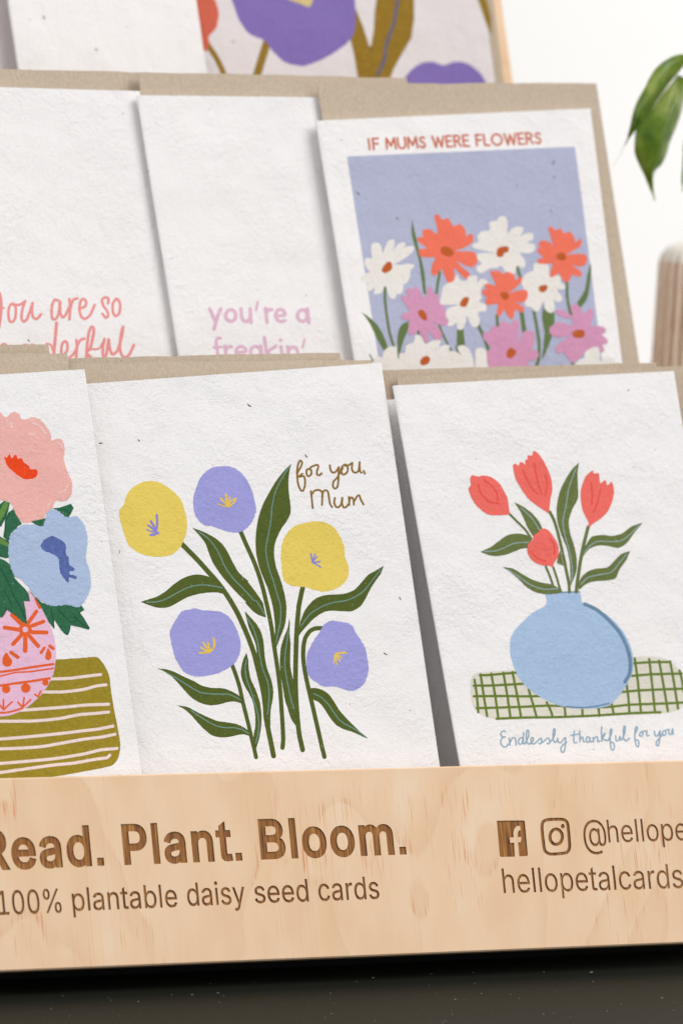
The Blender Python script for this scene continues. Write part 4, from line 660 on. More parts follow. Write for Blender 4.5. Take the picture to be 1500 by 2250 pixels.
# glyph outlines (units: cap height 509)
GLY = {'%':[676,[[[175,283],[160,284],[146,286],[132,291],[121,297],[110,305],[101,314],[93,324],[86,335],[81,347],[78,360],[75,373],[75,388],[75,412],[76,426],[78,440],[81,452],[87,464],[93,476],[101,486],[110,495],[121,503],[133,509],[146,513],[160,516],[175,517],[191,516],[206,513],[219,509],[230,503],[241,495],[250,486],[258,476],[264,464],[269,452],[273,440],[275,426],[276,412],[276,388],[275,373],[273,360],[269,347],[264,335],[257,324],[250,314],[241,305],[230,297],[218,291],[205,286],[191,284]],[[175,327],[188,329],[198,332],[206,338],[212,346],[217,355],[221,365],[223,376],[223,388],[223,412],[223,424],[221,435],[217,445],[213,454],[206,462],[198,468],[188,471],[175,473],[164,471],[153,468],[145,462],[138,454],[133,445],[130,435],[128,424],[127,412],[127,388],[128,376],[130,365],[133,355],[138,346],[145,338],[153,332],[163,329]],[[501,-10],[486,-9],[471,-6],[458,-2],[446,5],[436,12],[426,21],[419,31],[412,43],[407,55],[403,68],[401,81],[400,95],[400,120],[401,134],[403,147],[407,160],[412,172],[419,184],[427,194],[436,203],[447,210],[458,217],[471,221],[486,224],[501,225],[517,224],[531,221],[544,217],[556,210],[566,203],[576,194],[583,184],[590,172],[595,160],[598,147],[600,134],[601,120],[601,95],[600,81],[598,68],[594,55],[589,43],[583,31],[575,21],[566,12],[555,5],[544,-2],[531,-6],[517,-9]],[[501,35],[513,36],[523,39],[531,45],[538,53],[543,62],[546,73],[548,84],[549,95],[549,120],[548,131],[546,142],[543,153],[538,162],[532,170],[524,176],[513,179],[501,180],[489,179],[479,176],[471,170],[464,162],[459,153],[456,142],[453,131],[453,120],[453,95],[453,84],[455,73],[459,62],[464,53],[470,45],[479,39],[489,36]],[[132,0],[482,509],[540,509],[191,0]]]],'.':[187,[[[95,-4],[86,-4],[78,-1],[70,3],[63,9],[57,16],[53,24],[50,32],[50,41],[50,50],[53,59],[57,66],[63,73],[70,79],[78,83],[86,86],[95,87],[104,86],[113,83],[121,79],[128,73],[134,66],[138,59],[140,50],[141,41],[140,32],[138,24],[134,16],[128,9],[121,3],[113,-1],[104,-4]]]],'0':[453,[[[227,-7],[199,-5],[174,1],[151,11],[130,24],[111,41],[95,62],[80,86],[69,113],[60,144],[53,178],[49,214],[48,254],[49,294],[53,330],[60,364],[69,395],[81,422],[95,447],[112,467],[130,484],[151,498],[174,508],[200,514],[227,516],[254,514],[279,508],[302,498],[323,484],[342,467],[358,447],[372,422],[384,395],[393,364],[400,330],[404,294],[405,254],[404,214],[400,178],[393,144],[384,113],[373,86],[359,62],[342,41],[323,24],[302,11],[279,1],[254,-5]],[[227,50],[245,51],[261,56],[276,63],[290,74],[303,87],[313,103],[323,122],[330,144],[336,168],[340,194],[343,223],[344,254],[343,285],[340,314],[336,341],[330,365],[323,387],[313,405],[303,422],[290,435],[276,446],[261,453],[245,458],[227,460],[209,458],[192,453],[177,446],[163,435],[151,422],[140,405],[131,387],[123,365],[117,341],[113,314],[110,285],[109,254],[110,223],[113,194],[117,168],[123,144],[131,122],[140,103],[151,87],[163,74],[177,63],[192,56],[209,51]]]],'1':[454,[[[76,0],[76,55],[391,55],[391,0]],[[276,509],[276,0],[212,0],[212,448],[209,448],[86,358],[86,427],[198,509]]]],'@':[676,[[[355,-135],[319,-134],[284,-130],[252,-123],[221,-114],[193,-102],[167,-88],[144,-72],[122,-53],[103,-31],[87,-8],[73,18],[61,46],[52,77],[45,109],[42,143],[40,179],[42,215],[46,248],[52,280],[61,309],[73,337],[87,363],[104,387],[123,408],[144,427],[167,444],[192,458],[220,470],[249,480],[281,486],[314,490],[349,492],[383,490],[415,486],[445,479],[472,469],[498,457],[522,442],[543,426],[562,407],[579,387],[594,366],[607,343],[617,319],[625,294],[631,268],[634,242],[635,215],[631,142],[628,124],[625,107],[620,91],[615,76],[608,62],[599,49],[590,38],[579,28],[566,21],[551,15],[535,12],[517,11],[476,17],[466,20],[457,24],[449,29],[441,36],[434,42],[429,50],[425,59],[423,68],[420,68],[415,58],[408,48],[399,38],[388,30],[376,22],[361,17],[345,14],[326,13],[305,14],[285,18],[267,25],[251,35],[236,48],[224,62],[213,78],[204,96],[197,116],[192,137],[189,159],[188,182],[190,205],[193,226],[199,246],[207,265],[217,282],[228,297],[242,311],[257,322],[274,331],[291,338],[310,342],[330,343],[346,342],[360,340],[373,336],[385,331],[395,325],[404,319],[411,312],[416,306],[419,306],[419,335],[474,335],[474,110],[474,100],[476,91],[480,82],[485,74],[491,68],[499,63],[508,60],[518,59],[530,60],[540,63],[549,68],[557,76],[563,85],[568,97],[572,111],[576,127],[578,145],[580,166],[581,190],[581,215],[580,237],[577,259],[573,280],[567,301],[558,320],[548,339],[537,357],[523,373],[507,388],[490,402],[471,414],[450,424],[427,432],[402,438],[376,441],[347,442],[319,441],[292,438],[266,432],[242,424],[220,414],[199,402],[181,388],[164,372],[149,354],[135,334],[124,312],[115,289],[107,263],[102,236],[99,208],[98,178],[99,147],[102,119],[107,91],[115,66],[124,43],[135,21],[149,1],[165,-17],[182,-32],[201,-46],[223,-58],[246,-68],[271,-75],[298,-81],[327,-84],[357,-85],[412,-80],[458,-69],[489,-59],[504,-107],[464,-120],[411,-131]],[[329,65],[345,66],[359,68],[372,72],[382,78],[392,86],[400,95],[407,106],[412,118],[416,133],[419,148],[421,166],[422,185],[421,204],[419,221],[416,236],[411,249],[406,260],[399,269],[390,276],[381,282],[370,286],[358,289],[345,291],[331,292],[317,291],[305,288],[293,284],[283,277],[273,269],[265,260],[258,250],[252,239],[248,226],[244,213],[242,199],[242,185],[242,169],[244,154],[247,139],[251,125],[256,112],[262,101],[270,90],[279,81],[289,74],[301,69],[315,66]]]],'B':[456,[[[60,0],[60,509],[241,509],[266,508],[289,504],[310,499],[329,491],[345,481],[359,469],[371,456],[381,442],[388,426],[394,410],[397,392],[398,374],[397,358],[395,344],[392,331],[387,320],[380,310],[373,301],[365,293],[356,286],[347,280],[336,275],[326,270],[315,267],[315,262],[327,261],[339,257],[351,252],[363,245],[374,237],[385,227],[394,216],[402,203],[409,189],[414,173],[417,155],[418,136],[417,117],[413,100],[408,83],[400,67],[390,52],[377,39],[362,28],[344,18],[324,10],[301,4],[275,1],[247,0]],[[125,57],[245,57],[272,58],[296,63],[315,70],[330,80],[341,92],[349,105],[354,120],[355,137],[355,149],[352,161],[348,173],[342,184],[335,194],[327,203],[317,211],[306,218],[293,224],[279,228],[264,230],[248,231],[125,231]],[[125,285],[238,285],[252,286],[265,288],[277,291],[288,296],[299,302],[308,309],[316,317],[323,326],[329,337],[333,348],[335,359],[336,372],[334,388],[330,403],[323,417],[313,429],[299,439],[283,446],[263,450],[240,452],[125,452]]]],'P':[445,[[[60,0],[60,509],[235,509],[263,507],[289,503],[312,497],[332,487],[350,476],[366,462],[379,447],[390,430],[398,411],[404,391],[407,370],[409,348],[407,325],[404,304],[398,284],[390,265],[379,248],[366,233],[350,219],[332,207],[312,198],[289,191],[263,187],[235,186],[109,186],[109,242],[233,242],[252,243],[269,246],[284,250],[297,256],[308,264],[318,272],[327,282],[333,294],[338,306],[342,319],[344,333],[344,348],[344,362],[342,376],[338,389],[333,402],[326,413],[318,423],[308,431],[297,439],[284,444],[268,449],[251,451],[232,452],[125,452],[125,0]]]],'R':[449,[[[60,0],[60,509],[236,509],[264,507],[290,504],[313,497],[333,489],[351,478],[367,465],[380,450],[390,433],[399,415],[405,395],[408,374],[409,352],[408,330],[405,309],[399,290],[390,271],[380,255],[367,240],[351,228],[333,217],[312,209],[289,203],[264,199],[236,198],[96,198],[96,255],[234,255],[252,256],[269,258],[284,262],[298,267],[309,273],[319,281],[327,290],[334,300],[339,312],[342,324],[344,338],[345,352],[344,367],[342,380],[339,393],[334,405],[327,415],[319,425],[309,433],[298,440],[284,445],[269,449],[252,451],[233,452],[125,452],[125,0]],[[353,0],[230,229],[303,229],[428,0]]]],'a':[390,[[[160,-9],[142,-8],[126,-5],[110,-1],[94,5],[80,12],[68,22],[57,32],[48,45],[40,58],[35,73],[31,90],[30,108],[31,123],[34,138],[38,150],[43,161],[50,171],[58,179],[67,187],[78,193],[89,199],[100,203],[112,207],[125,211],[178,220],[234,227],[244,228],[252,230],[259,232],[265,235],[270,238],[273,243],[275,248],[276,255],[276,257],[275,268],[273,279],[271,288],[267,297],[262,304],[256,311],[248,317],[240,322],[230,326],[220,329],[208,330],[196,331],[183,330],[171,329],[159,326],[149,322],[140,318],[132,313],[124,307],[118,301],[112,294],[107,288],[103,281],[100,274],[41,291],[48,308],[57,322],[67,335],[79,346],[91,355],[104,364],[118,370],[133,375],[148,379],[163,382],[179,384],[194,384],[239,379],[251,376],[263,372],[275,367],[286,360],[296,353],[306,343],[315,333],[322,320],[329,306],[333,290],[336,272],[337,251],[337,0],[277,0],[277,52],[272,52],[252,25],[244,18],[236,12],[226,6],[215,1],[203,-3],[190,-6],[176,-8]],[[170,45],[187,46],[202,49],[216,53],[228,59],[239,66],[248,74],[257,83],[263,93],[269,104],[272,115],[275,126],[276,138],[276,190],[259,182],[231,176],[200,171],[175,168],[134,159],[125,155],[117,150],[110,145],[103,139],[98,132],[95,124],[93,115],[92,105],[92,95],[94,87],[98,79],[102,72],[107,66],[114,61],[121,56],[130,52],[139,49],[149,47],[159,46]]]],'b':[424,[[[229,-8],[213,-7],[198,-5],[184,-1],[172,4],[162,10],[153,17],[145,24],[138,31],[118,59],[112,59],[112,0],[53,0],[53,509],[114,509],[114,319],[118,319],[137,346],[144,353],[152,360],[161,367],[171,373],[183,378],[197,381],[212,384],[229,384],[252,383],[274,378],[294,371],[313,361],[330,347],[345,332],[359,313],[370,293],[379,270],[385,245],[389,218],[390,189],[389,160],[385,133],[379,108],[370,84],[359,64],[346,45],[330,29],[313,16],[294,5],[274,-2],[252,-7]],[[220,47],[237,48],[253,51],[267,57],[279,66],[291,76],[301,88],[309,101],[316,117],[321,133],[325,151],[327,170],[328,189],[327,209],[325,227],[321,245],[316,261],[309,276],[301,290],[291,301],[280,311],[267,319],[253,325],[237,329],[220,330],[203,329],[188,325],[174,320],[161,312],[150,302],[140,291],[132,278],[125,263],[120,247],[116,229],[113,210],[113,189],[113,169],[116,150],[120,132],[125,115],[132,100],[140,86],[150,75],[162,65],[174,57],[188,51],[204,48]]]],'c':[396,[[[207,-8],[182,-7],[159,-2],[137,6],[117,16],[98,30],[82,46],[68,64],[56,85],[46,108],[40,133],[36,159],[34,187],[36,216],[40,243],[46,268],[56,291],[68,312],[82,330],[98,346],[117,360],[137,371],[159,378],[182,383],[207,384],[221,384],[234,383],[247,380],[260,377],[272,373],[284,368],[295,362],[305,356],[315,349],[324,341],[332,332],[340,322],[347,312],[353,301],[358,289],[362,277],[303,262],[290,289],[270,311],[242,325],[207,330],[189,329],[173,325],[158,319],[145,310],[134,300],[124,287],[115,274],[108,258],[103,242],[99,224],[97,206],[96,187],[97,169],[99,151],[103,134],[108,117],[115,102],[124,89],[134,76],[145,66],[158,57],[173,51],[189,48],[207,46],[243,52],[271,66],[292,89],[304,117],[363,102],[359,90],[354,78],[348,67],[341,56],[334,46],[325,37],[316,29],[306,21],[296,15],[285,9],[273,4],[261,-1],[248,-4],[235,-6],[221,-8]]]],'d':[425,[[[195,-8],[172,-7],[151,-2],[130,5],[111,16],[94,29],[79,45],[66,64],[55,84],[46,108],[39,133],[35,160],[34,189],[35,218],[39,245],[46,270],[55,293],[66,313],[79,332],[95,347],[112,361],[131,371],[151,378],[173,383],[196,384],[213,384],[228,381],[241,378],[253,373],[263,367],[272,360],[280,353],[287,346],[306,319],[311,319],[311,509],[372,509],[372,0],[313,0],[313,59],[307,59],[287,31],[280,24],[272,17],[263,10],[252,4],[241,-1],[227,-5],[212,-7]],[[205,47],[221,48],[236,51],[250,57],[263,65],[274,75],[284,86],[293,100],[299,115],[305,132],[309,150],[311,169],[312,189],[311,210],[309,229],[305,247],[300,263],[293,278],[284,291],[275,302],[263,312],[251,320],[237,325],[221,329],[205,330],[187,329],[172,325],[157,319],[145,311],[133,301],[124,290],[115,276],[108,261],[103,245],[99,227],[97,209],[96,189],[97,170],[99,151],[103,133],[109,117],[115,101],[124,88],[134,76],[145,66],[158,57],[172,51],[188,48]]]],'e':[404,[[[212,-8],[185,-7],[161,-2],[138,6],[117,16],[98,30],[82,46],[68,64],[56,85],[46,108],[40,132],[35,159],[34,187],[35,215],[39,242],[46,267],[55,290],[67,311],[81,329],[97,346],[115,359],[135,370],[157,378],[180,383],[205,384],[221,384],[236,382],[251,379],[266,374],[280,368],[294,361],[307,351],[319,341],[331,329],[341,315],[350,299],[357,282],[363,263],[368,242],[370,219],[371,194],[371,169],[75,169],[75,221],[338,221],[310,202],[309,220],[307,237],[303,254],[298,269],[291,282],[283,294],[273,305],[263,314],[250,321],[237,326],[222,329],[205,330],[189,329],[173,326],[159,321],[146,313],[135,304],[125,294],[116,282],[109,270],[103,256],[99,241],[97,226],[96,211],[96,178],[97,157],[100,139],[104,122],[110,106],[118,92],[128,80],[139,70],[151,61],[165,55],[179,50],[195,47],[212,46],[224,47],[234,48],[244,50],[254,53],[263,56],[271,61],[278,66],[285,73],[292,80],[297,88],[302,96],[306,105],[365,91],[360,77],[353,63],[345,51],[335,39],[324,29],[311,19],[298,11],[283,4],[266,-1],[249,-5],[231,-7]]]],'h':[410,[[[114,227],[114,0],[53,0],[53,509],[114,509],[114,287],[102,287],[112,312],[124,332],[137,349],[152,362],[169,372],[187,379],[207,383],[227,384],[246,383],[264,380],[280,376],[295,369],[309,360],[321,349],[332,336],[341,321],[348,304],[353,285],[356,264],[357,240],[357,0],[296,0],[296,235],[295,256],[290,275],[283,291],[273,304],[260,315],[246,323],[229,328],[210,329],[197,328],[184,326],[172,322],[161,317],[150,311],[141,303],[133,293],[126,283],[121,271],[117,257],[114,243]]]],'i':[166,[[[53,0],[53,379],[114,379],[114,0]],[[84,443],[75,444],[67,446],[60,449],[54,455],[48,461],[44,468],[42,475],[41,483],[42,491],[44,499],[48,506],[54,512],[60,517],[67,521],[75,523],[84,524],[92,523],[100,521],[107,517],[114,512],[119,506],[123,499],[126,491],[126,483],[126,475],[123,468],[119,461],[114,455],[107,449],[100,446],[92,444]]]],'m':[609,[[[53,0],[53,379],[112,379],[112,295],[108,295],[112,310],[118,323],[125,335],[132,346],[141,355],[151,363],[161,370],[172,376],[183,380],[195,384],[207,386],[219,386],[239,385],[257,380],[273,372],[287,361],[299,347],[309,331],[316,314],[321,295],[312,295],[317,308],[322,321],[329,332],[337,343],[347,353],[357,361],[368,369],[381,375],[394,380],[407,383],[422,385],[437,386],[453,385],[468,383],[483,378],[497,372],[510,364],[522,354],[532,342],[541,328],[548,313],[553,296],[556,276],[557,255],[557,0],[496,0],[496,254],[494,273],[490,289],[483,302],[473,313],[460,321],[447,326],[433,329],[419,330],[406,330],[395,328],[384,324],[374,320],[365,314],[358,307],[351,299],[345,290],[341,280],[338,270],[336,259],[335,247],[335,0],[274,0],[274,260],[273,275],[269,288],[262,301],[253,311],[242,320],[229,326],[215,329],[199,330],[188,330],[178,328],[168,325],[158,320],[148,314],[140,307],[132,299],[126,289],[121,278],[117,266],[114,253],[114,238],[114,0]]]],'n':[409,[[[114,227],[114,0],[53,0],[53,379],[112,379],[112,287],[102,287],[112,312],[124,332],[137,349],[152,362],[169,372],[187,379],[207,383],[227,384],[246,383],[264,380],[280,376],[295,369],[309,360],[321,349],[332,336],[341,321],[348,304],[353,285],[356,264],[357,240],[357,0],[296,0],[296,235],[295,256],[290,275],[283,291],[273,304],[260,315],[246,323],[229,328],[210,329],[197,328],[184,326],[172,322],[161,317],[150,311],[141,303],[133,293],[126,283],[121,271],[117,257],[114,243]]]],'o':[415,[[[207,-8],[182,-7],[159,-2],[137,6],[117,16],[98,30],[82,46],[68,64],[56,85],[46,108],[40,133],[36,159],[34,187],[36,216],[40,243],[46,268],[56,291],[68,312],[82,330],[98,346],[117,360],[137,371],[159,378],[182,383],[207,384],[233,383],[256,378],[278,371],[299,360],[317,346],[333,330],[347,312],[359,291],[369,268],[376,243],[380,216],[381,187],[380,159],[376,133],[369,108],[359,85],[347,64],[333,46],[317,30],[299,16],[278,6],[256,-2],[233,-7]],[[207,46],[226,48],[242,51],[257,57],[270,66],[282,76],[292,89],[300,102],[307,117],[312,134],[316,151],[318,169],[319,187],[318,206],[316,224],[312,242],[307,258],[300,274],[292,287],[282,300],[270,310],[257,319],[242,325],[226,329],[207,330],[189,329],[173,325],[158,319],[145,310],[134,300],[124,287],[115,274],[108,258],[103,242],[99,224],[97,206],[96,187],[97,169],[99,151],[103,134],[108,117],[115,102],[124,89],[134,76],[145,66],[158,57],[173,51],[189,48]]]],'p':[424,[[[53,-143],[53,379],[112,379],[112,319],[118,319],[137,346],[144,353],[152,360],[161,367],[171,373],[183,378],[197,381],[212,384],[229,384],[252,383],[274,378],[294,371],[313,361],[330,347],[345,332],[359,313],[370,293],[379,270],[385,245],[389,218],[390,189],[389,160],[385,133],[379,108],[370,84],[359,64],[346,45],[330,29],[313,16],[294,5],[274,-2],[252,-7],[229,-8],[213,-7],[198,-5],[184,-1],[173,4],[162,10],[153,17],[145,24],[138,31],[118,59],[114,59],[114,-143]],[[220,47],[237,48],[253,51],[267,57],[279,66],[291,76],[301,88],[309,101],[316,117],[321,133],[325,151],[327,170],[328,189],[327,209],[325,227],[321,245],[316,261],[309,276],[301,290],[291,301],[280,311],[267,319],[253,325],[237,329],[220,330],[203,329],[188,325],[174,320],[161,312],[150,302],[140,291],[132,278],[125,263],[120,247],[116,229],[113,210],[113,189],[113,169],[116,150],[120,132],[125,115],[132,100],[140,86],[150,75],[162,65],[174,57],[188,51],[204,48]]]],'r':[259,[[[53,0],[53,379],[112,379],[112,321],[115,321],[122,335],[130,347],[140,358],[152,367],[166,375],[181,380],[196,384],[213,385],[229,384],[243,384],[243,322],[230,324],[207,326],[194,325],[182,323],[170,319],[159,315],[149,309],[140,301],[132,293],[126,284],[121,273],[117,262],[114,250],[114,237],[114,0]]]],'s':[364,[[[182,-8],[163,-7],[145,-5],[128,-2],[112,3],[98,10],[84,18],[72,27],[62,38],[53,50],[45,63],[40,78],[36,94],[94,107],[99,92],[105,79],[114,69],[124,60],[136,54],[150,49],[165,46],[181,45],[200,46],[217,50],[232,55],[244,62],[255,71],[262,81],[267,91],[268,103],[267,112],[265,121],[260,129],[254,136],[246,142],[237,147],[225,151],[212,155],[149,170],[125,177],[104,186],[87,196],[72,208],[61,222],[53,237],[48,255],[47,274],[48,290],[51,305],[57,319],[65,332],[75,343],[87,354],[100,363],[115,370],[131,377],[149,381],[167,384],[187,384],[206,384],[223,381],[239,378],[254,372],[267,366],[279,358],[290,349],[299,339],[307,328],[314,316],[319,303],[324,290],[268,277],[264,288],[258,298],[251,307],[243,316],[232,323],[219,328],[205,331],[187,333],[171,332],[156,329],[143,324],[131,317],[121,308],[114,299],[110,289],[109,277],[110,267],[112,258],[117,250],[124,243],[133,237],[144,232],[157,227],[172,223],[229,209],[254,202],[275,194],[292,183],[306,171],[317,158],[325,142],[330,125],[331,107],[330,90],[326,75],[321,61],[312,47],[302,35],[290,24],[276,15],[260,6],[242,0],[223,-5],[203,-7]]]],'y':[390,[[[47,-139],[61,-86],[71,-87],[80,-89],[88,-90],[96,-90],[104,-89],[111,-87],[118,-84],[124,-80],[130,-74],[136,-67],[141,-58],[146,-48],[151,-36],[163,-1],[17,379],[84,379],[165,155],[187,87],[206,21],[184,21],[202,87],[224,155],[305,379],[371,379],[204,-58],[198,-72],[191,-85],[184,-97],[177,-107],[168,-116],[159,-124],[150,-130],[139,-136],[128,-140],[117,-143],[104,-145],[91,-145],[65,-143]]]]}
GLY['l'] = [170, [[(53, 0), (53, 509), (114, 509), (114, 0)]]]
GLY['t'] = [222, [[(8, 327), (8, 378), (205, 378), (205, 327)], [(66, 62), (66, 448), (127, 486), (127, 78), (140, 56), (165, 51), (202, 54), (210, 2), (160, -5), (105, 2), (76, 24)]]]
GLY['.'] = [150, [[(40, 0), (40, 62), (102, 62), (102, 0)]]]
def offs(L, e):
    n = len(L); out = []
    for i in range(n):
        a = Vector(L[i-1]); b = Vector(L[i]); c = Vector(L[(i+1) % n])
        d1 = (b-a); d2 = (c-b)
        if d1.length < 1e-6 or d2.length < 1e-6: out.append(tuple(b)); continue
        d1.normalize(); d2.normalize()
        n1 = Vector((-d1.y, d1.x)); n2 = Vector((-d2.y, d2.x)); nn = n1+n2
        if nn.length < 1e-3: nn = n1.copy()
        nn.normalize(); k = 1/max(.5, nn.dot(n1)); out.append(tuple(b+nn*e*k))
    return out
loops = []           # (group id, loop in board uv metres)
def word(gid, text, p0, p1, hpx, lean=0.1, bold=0, track=0):
    a, b = fb.uv(p0), fb.uv(p1); top = fb.uv((p0[0]-lean*hpx, p0[1]-hpx)); hh = (top-a).length
    e1 = (b-a); cur = 0; items = []; mn, mx = 1e9, -1e9
    for ch in text:
        adv, Ls = GLY[ch]
        for L in Ls:
            if len(L) < 3: continue
            M_ = [(x+cur, y) for x, y in L]
            if bold: M_ = offs(M_, bold)
            items.append(M_); mn = min(mn, min(q[0] for q in M_)); mx = max(mx, max(q[0] for q in M_))
        cur += adv+bold*2*.8+track
    sc = e1/(mx-mn); cap = 509+2*bold
    for M_ in items:
        loops.append((gid, [a+sc*(x-mn)+Vector((0, hh*(y+bold)/cap)) for x, y in M_]))
word(0, "Read.", (-36, 1914), (230, 1902), 91, bold=23)
word(0, "Plant.", (274, 1901), (533, 1891), 90, bold=23)
word(0, "Bloom.", (574, 1889), (893, 1877.5), 89, bold=23)
word(1, "100%", (-2, 2011), (137, 2005), 53, bold=4)
word(1, "plantable", (161, 2002), (391, 1993), 51, bold=4)
word(1, "daisy", (413, 1991), (540, 1986.5), 51, bold=4)
word(1, "seed", (561, 1985), (679, 1981), 50, bold=4)
word(1, "cards", (701, 1980), (834, 1975), 50, bold=4)
word(2, "@", (1283, 1862), (1333, 1860.5), 62, lean=.12)
word(2, "hellopetalcards", (1336, 1851.5), (1703, 1840), 50, lean=.12)
word(3, "hellopetalcards", (1106, 1962.5), (1501, 1951), 54, lean=.12)
word(3, ".com", (1510, 1950.5), (1612, 1947), 40, lean=.12)
def evenodd_add(gid, P, solid=True):
    L = [fb.uv(p) for p in P]
    # keep the winding of font outlines (clockwise = ink)
    a = sarea([(q.x, q.y) for q in L])
    if (a > 0) == solid: L = L[::-1]
    loops.append((gid, L))
FBO = cr(pts("S 274,432 360,431 448,430"), False, 20)
evenodd_add(4, pts("S 272,433 278,430 448,428 456,434 476,655 470,663 420,665 412,573 430,572 434,537 410,538 410,512 415,496 428,493 425,463 400,467 386,484 381,510 383,540 356,541 360,577 386,575 390,667 300,669 292,663"))
def ringloop(gid, P, wd):
    c = cr(pts(P), True, 3.0); n = len(c); A_, B_ = [], []
    for i in range(n):
        d = c[(i+1) % n]-c[i-1]; d = d/(math.hypot(*d) or 1); nn = np.array([-d[1], d[0]])*wd/2
        A_.append(c[i]+nn); B_.append(c[i]-nn)
    if abs(sarea(A_)) < abs(sarea(B_)): A_, B_ = B_, A_
    evenodd_add(gid, A_, True); evenodd_add(gid, B_, False)
ringloop(5, "S 605,424 700,421 730,435 741,470 751,600 738,635 708,645 625,650 592,632 582,598 569,480 575,440", 6.8)
ringloop(5, "S "+tos(ell(662, 536, 41, 51, 0, 345, 15)), 7)
evenodd_add(5, ngon((1000+706/3, 1660+466/3), 4.2, 14, 5))

# board front with the engraving cut in
TH, DEEP = 0.004, 0.00035
XR_ = 0.205
K = 1000.0
vs = [Vector(p) for p in ((XL*K, VB*K), (XR_*K, VB*K), (XR_*K, VT*K), (XL*K, VT*K))]; ed = [(0, 1), (1, 2), (2, 3), (3, 0)]
for g_, L in loops:
    b0 = len(vs); n = len(L); vs += [q*K for q in L]; ed += [(b0+i, b0+(i+1) % n) for i in range(n)]
r_ = geometry.delaunay_2d_cdt(vs, ed, [], 1, 1e-5, False)
V = np.array([(v.x, v.y) for v in r_[0]])/K; T_ = [tuple(f) for f in r_[2]]
cen = np.array([V[list(f)].mean(0) for f in T_])
cls = np.full(len(T_), -1)
for g_ in range(6):
    ins = inside_nonzero(cen, [L for gg, L in loops if gg == g_]); cls[ins] = g_
board = empty_board = None
o_front = root
mb = fb.matrix(0, 0); mb_l = root.matrix_world.inverted() @ mb
def part(name, verts, faces, mat, mtx=None, parent=root, smooth=False):
    o = mesh(name, verts, faces, mat, parent, smooth)
    if mtx is not None: o.matrix_local = mtx
    return o
edge = {}
for fi, f in enumerate(T_):
    for i in range(len(f)): edge.setdefault(frozenset((f[i], f[(i+1) % len(f)])), []).append((fi, f[i], f[(i+1) % len(f)]))
fr_faces = [f for f, c in zip(T_, cls) if c < 0]
VV = [(x, y, 0.0) for x, y in V]
n0 = len(VV); BE = 0.0004
VV += [(XL, VB-BE, -BE), (XR_, VB-BE, -BE), (XR_, VT+BE, -BE), (XL, VT+BE, -BE), (XL, VB-BE, -TH), (XR_, VB-BE, -TH), (XR_, VT+BE, -TH), (XL, VT+BE, -TH)]
c4 = [int(np.argmin(((V-np.array(p))**2).sum(1))) for p in ((XL, VB), (XR_, VB), (XR_, VT), (XL, VT))]
for i in range(4):
    j = (i+1) % 4
    fr_faces.append((c4[i], n0+i, n0+j, c4[j])); fr_faces.append((n0+i, n0+4+i, n0+4+j, n0+j))
fr_faces.append((n0+7, n0+6, n0+5, n0+4))
brd = part("front_board", VV, fr_faces, PINE, mb_l)
names = ["engraved_slogan", "engraved_tagline", "engraved_handle", "engraved_web_address", "engraved_icon", "engraved_icon"]
for g_ in range(6):
    idx = {}; vv = []; ff = []
    def vid(i, z):
        if (i, z) not in idx: idx[(i, z)] = len(vv); vv.append((V[i][0], V[i][1], z))
        return idx[(i, z)]
    for f, c in zip(T_, cls):
        if c == g_: ff.append([vid(i, -DEEP) for i in f])
    for k_, lst in edge.items():
        if len(lst) == 2:
            (fa, a, b), (fb_, _, _) = lst
            if cls[fa] == g_ and cls[fb_] < 0: ff.append([vid(a, -DEEP), vid(b, -DEEP), vid(b, 0), vid(a, 0)])
            elif cls[fb_] == g_ and cls[fa] < 0: ff.append([vid(b, -DEEP), vid(a, -DEEP), vid(a, 0), vid(b, 0)])
    if ff:
        o = mesh(names[g_], vv, ff, BURNT, brd); o.data.materials.append(SCORCH)
        for pl in o.data.polygons:
            if abs(pl.normal.z) < .5: pl.material_index = 1

# the rest of the stand: ledges, rear boards, cheeks, plinth
def boxw(name, x0, x1, y0, y1, z0, z1, mat, lean=0, parent=root):
    """a board with softened edges; world metres, leaning back about its bottom front edge"""
    t = math.tan(math.radians(lean)); e = 0.0004; vs = []
    for z, g in ((z0, e), (z0+e, 0), (z1-e, 0), (z1, e)):
        s = (z-z0)*t
        for (x, y) in ((x0+g, y0+g), (x1-g, y0+g), (x1-g, y1-g), (x0+g, y1-g)): vs.append((x, y+s, z))
    fs = [(3, 2, 1, 0), (12, 13, 14, 15)]
    for k in range(3):
        for i in range(4): j = (i+1) % 4; fs.append((4*k+i, 4*k+j, 4*k+4+j, 4*k+4+i))
    P0 = Vector((x0, y0, z0))
    o = mesh(name, [Vector(v)-P0 for v in vs], fs, mat, parent); o.matrix_local = root.matrix_world.inverted() @ Matrix.Translation(P0)
    return o

def simple(name, col, rough=0.5, spec=0.5, vscale=None, var=.1):
    m, t, b = nt(name); b.inputs['Roughness'].default_value = rough; b.inputs['Specular IOR Level'].default_value = spec
    v = noise(t, wpos(t), vscale or 60, 3, .6)
    c = ramp(t, v, [(0.3, tuple(x*(1-var) for x in col[:3])), (0.7, tuple(min(1, x*(1+var)) for x in col[:3]))])
    t.links.new(c, b.inputs['Base Color']); return m
SHADEW = simple("plinth_shadow_black", (0.012, 0.011, 0.010), .8, .2)  # plinth colour near black: the shadow under the front board is painted in
TABLE, _t, _b = nt("black_tabletop")
_p = wpos(_t); _n = noise(_t, _p, 900, 3, .6)
_t.links.new(ramp(_t, _n, [(0.3, (0.008, 0.009, 0.006)), (0.75, (0.019, 0.019, 0.013))]), _b.inputs['Base Color'])
_b.inputs['Roughness'].default_value = 0.6; _b.inputs['Specular IOR Level'].default_value = .12
bump(_t, _b, _n, .00005)
DUSTM = simple("dust_grey", (0.28, 0.27, 0.25), .9, .1)
WALLM = simple("white_wall_paint", rgb(247, 246, 245), .9, .1, 3, .01)
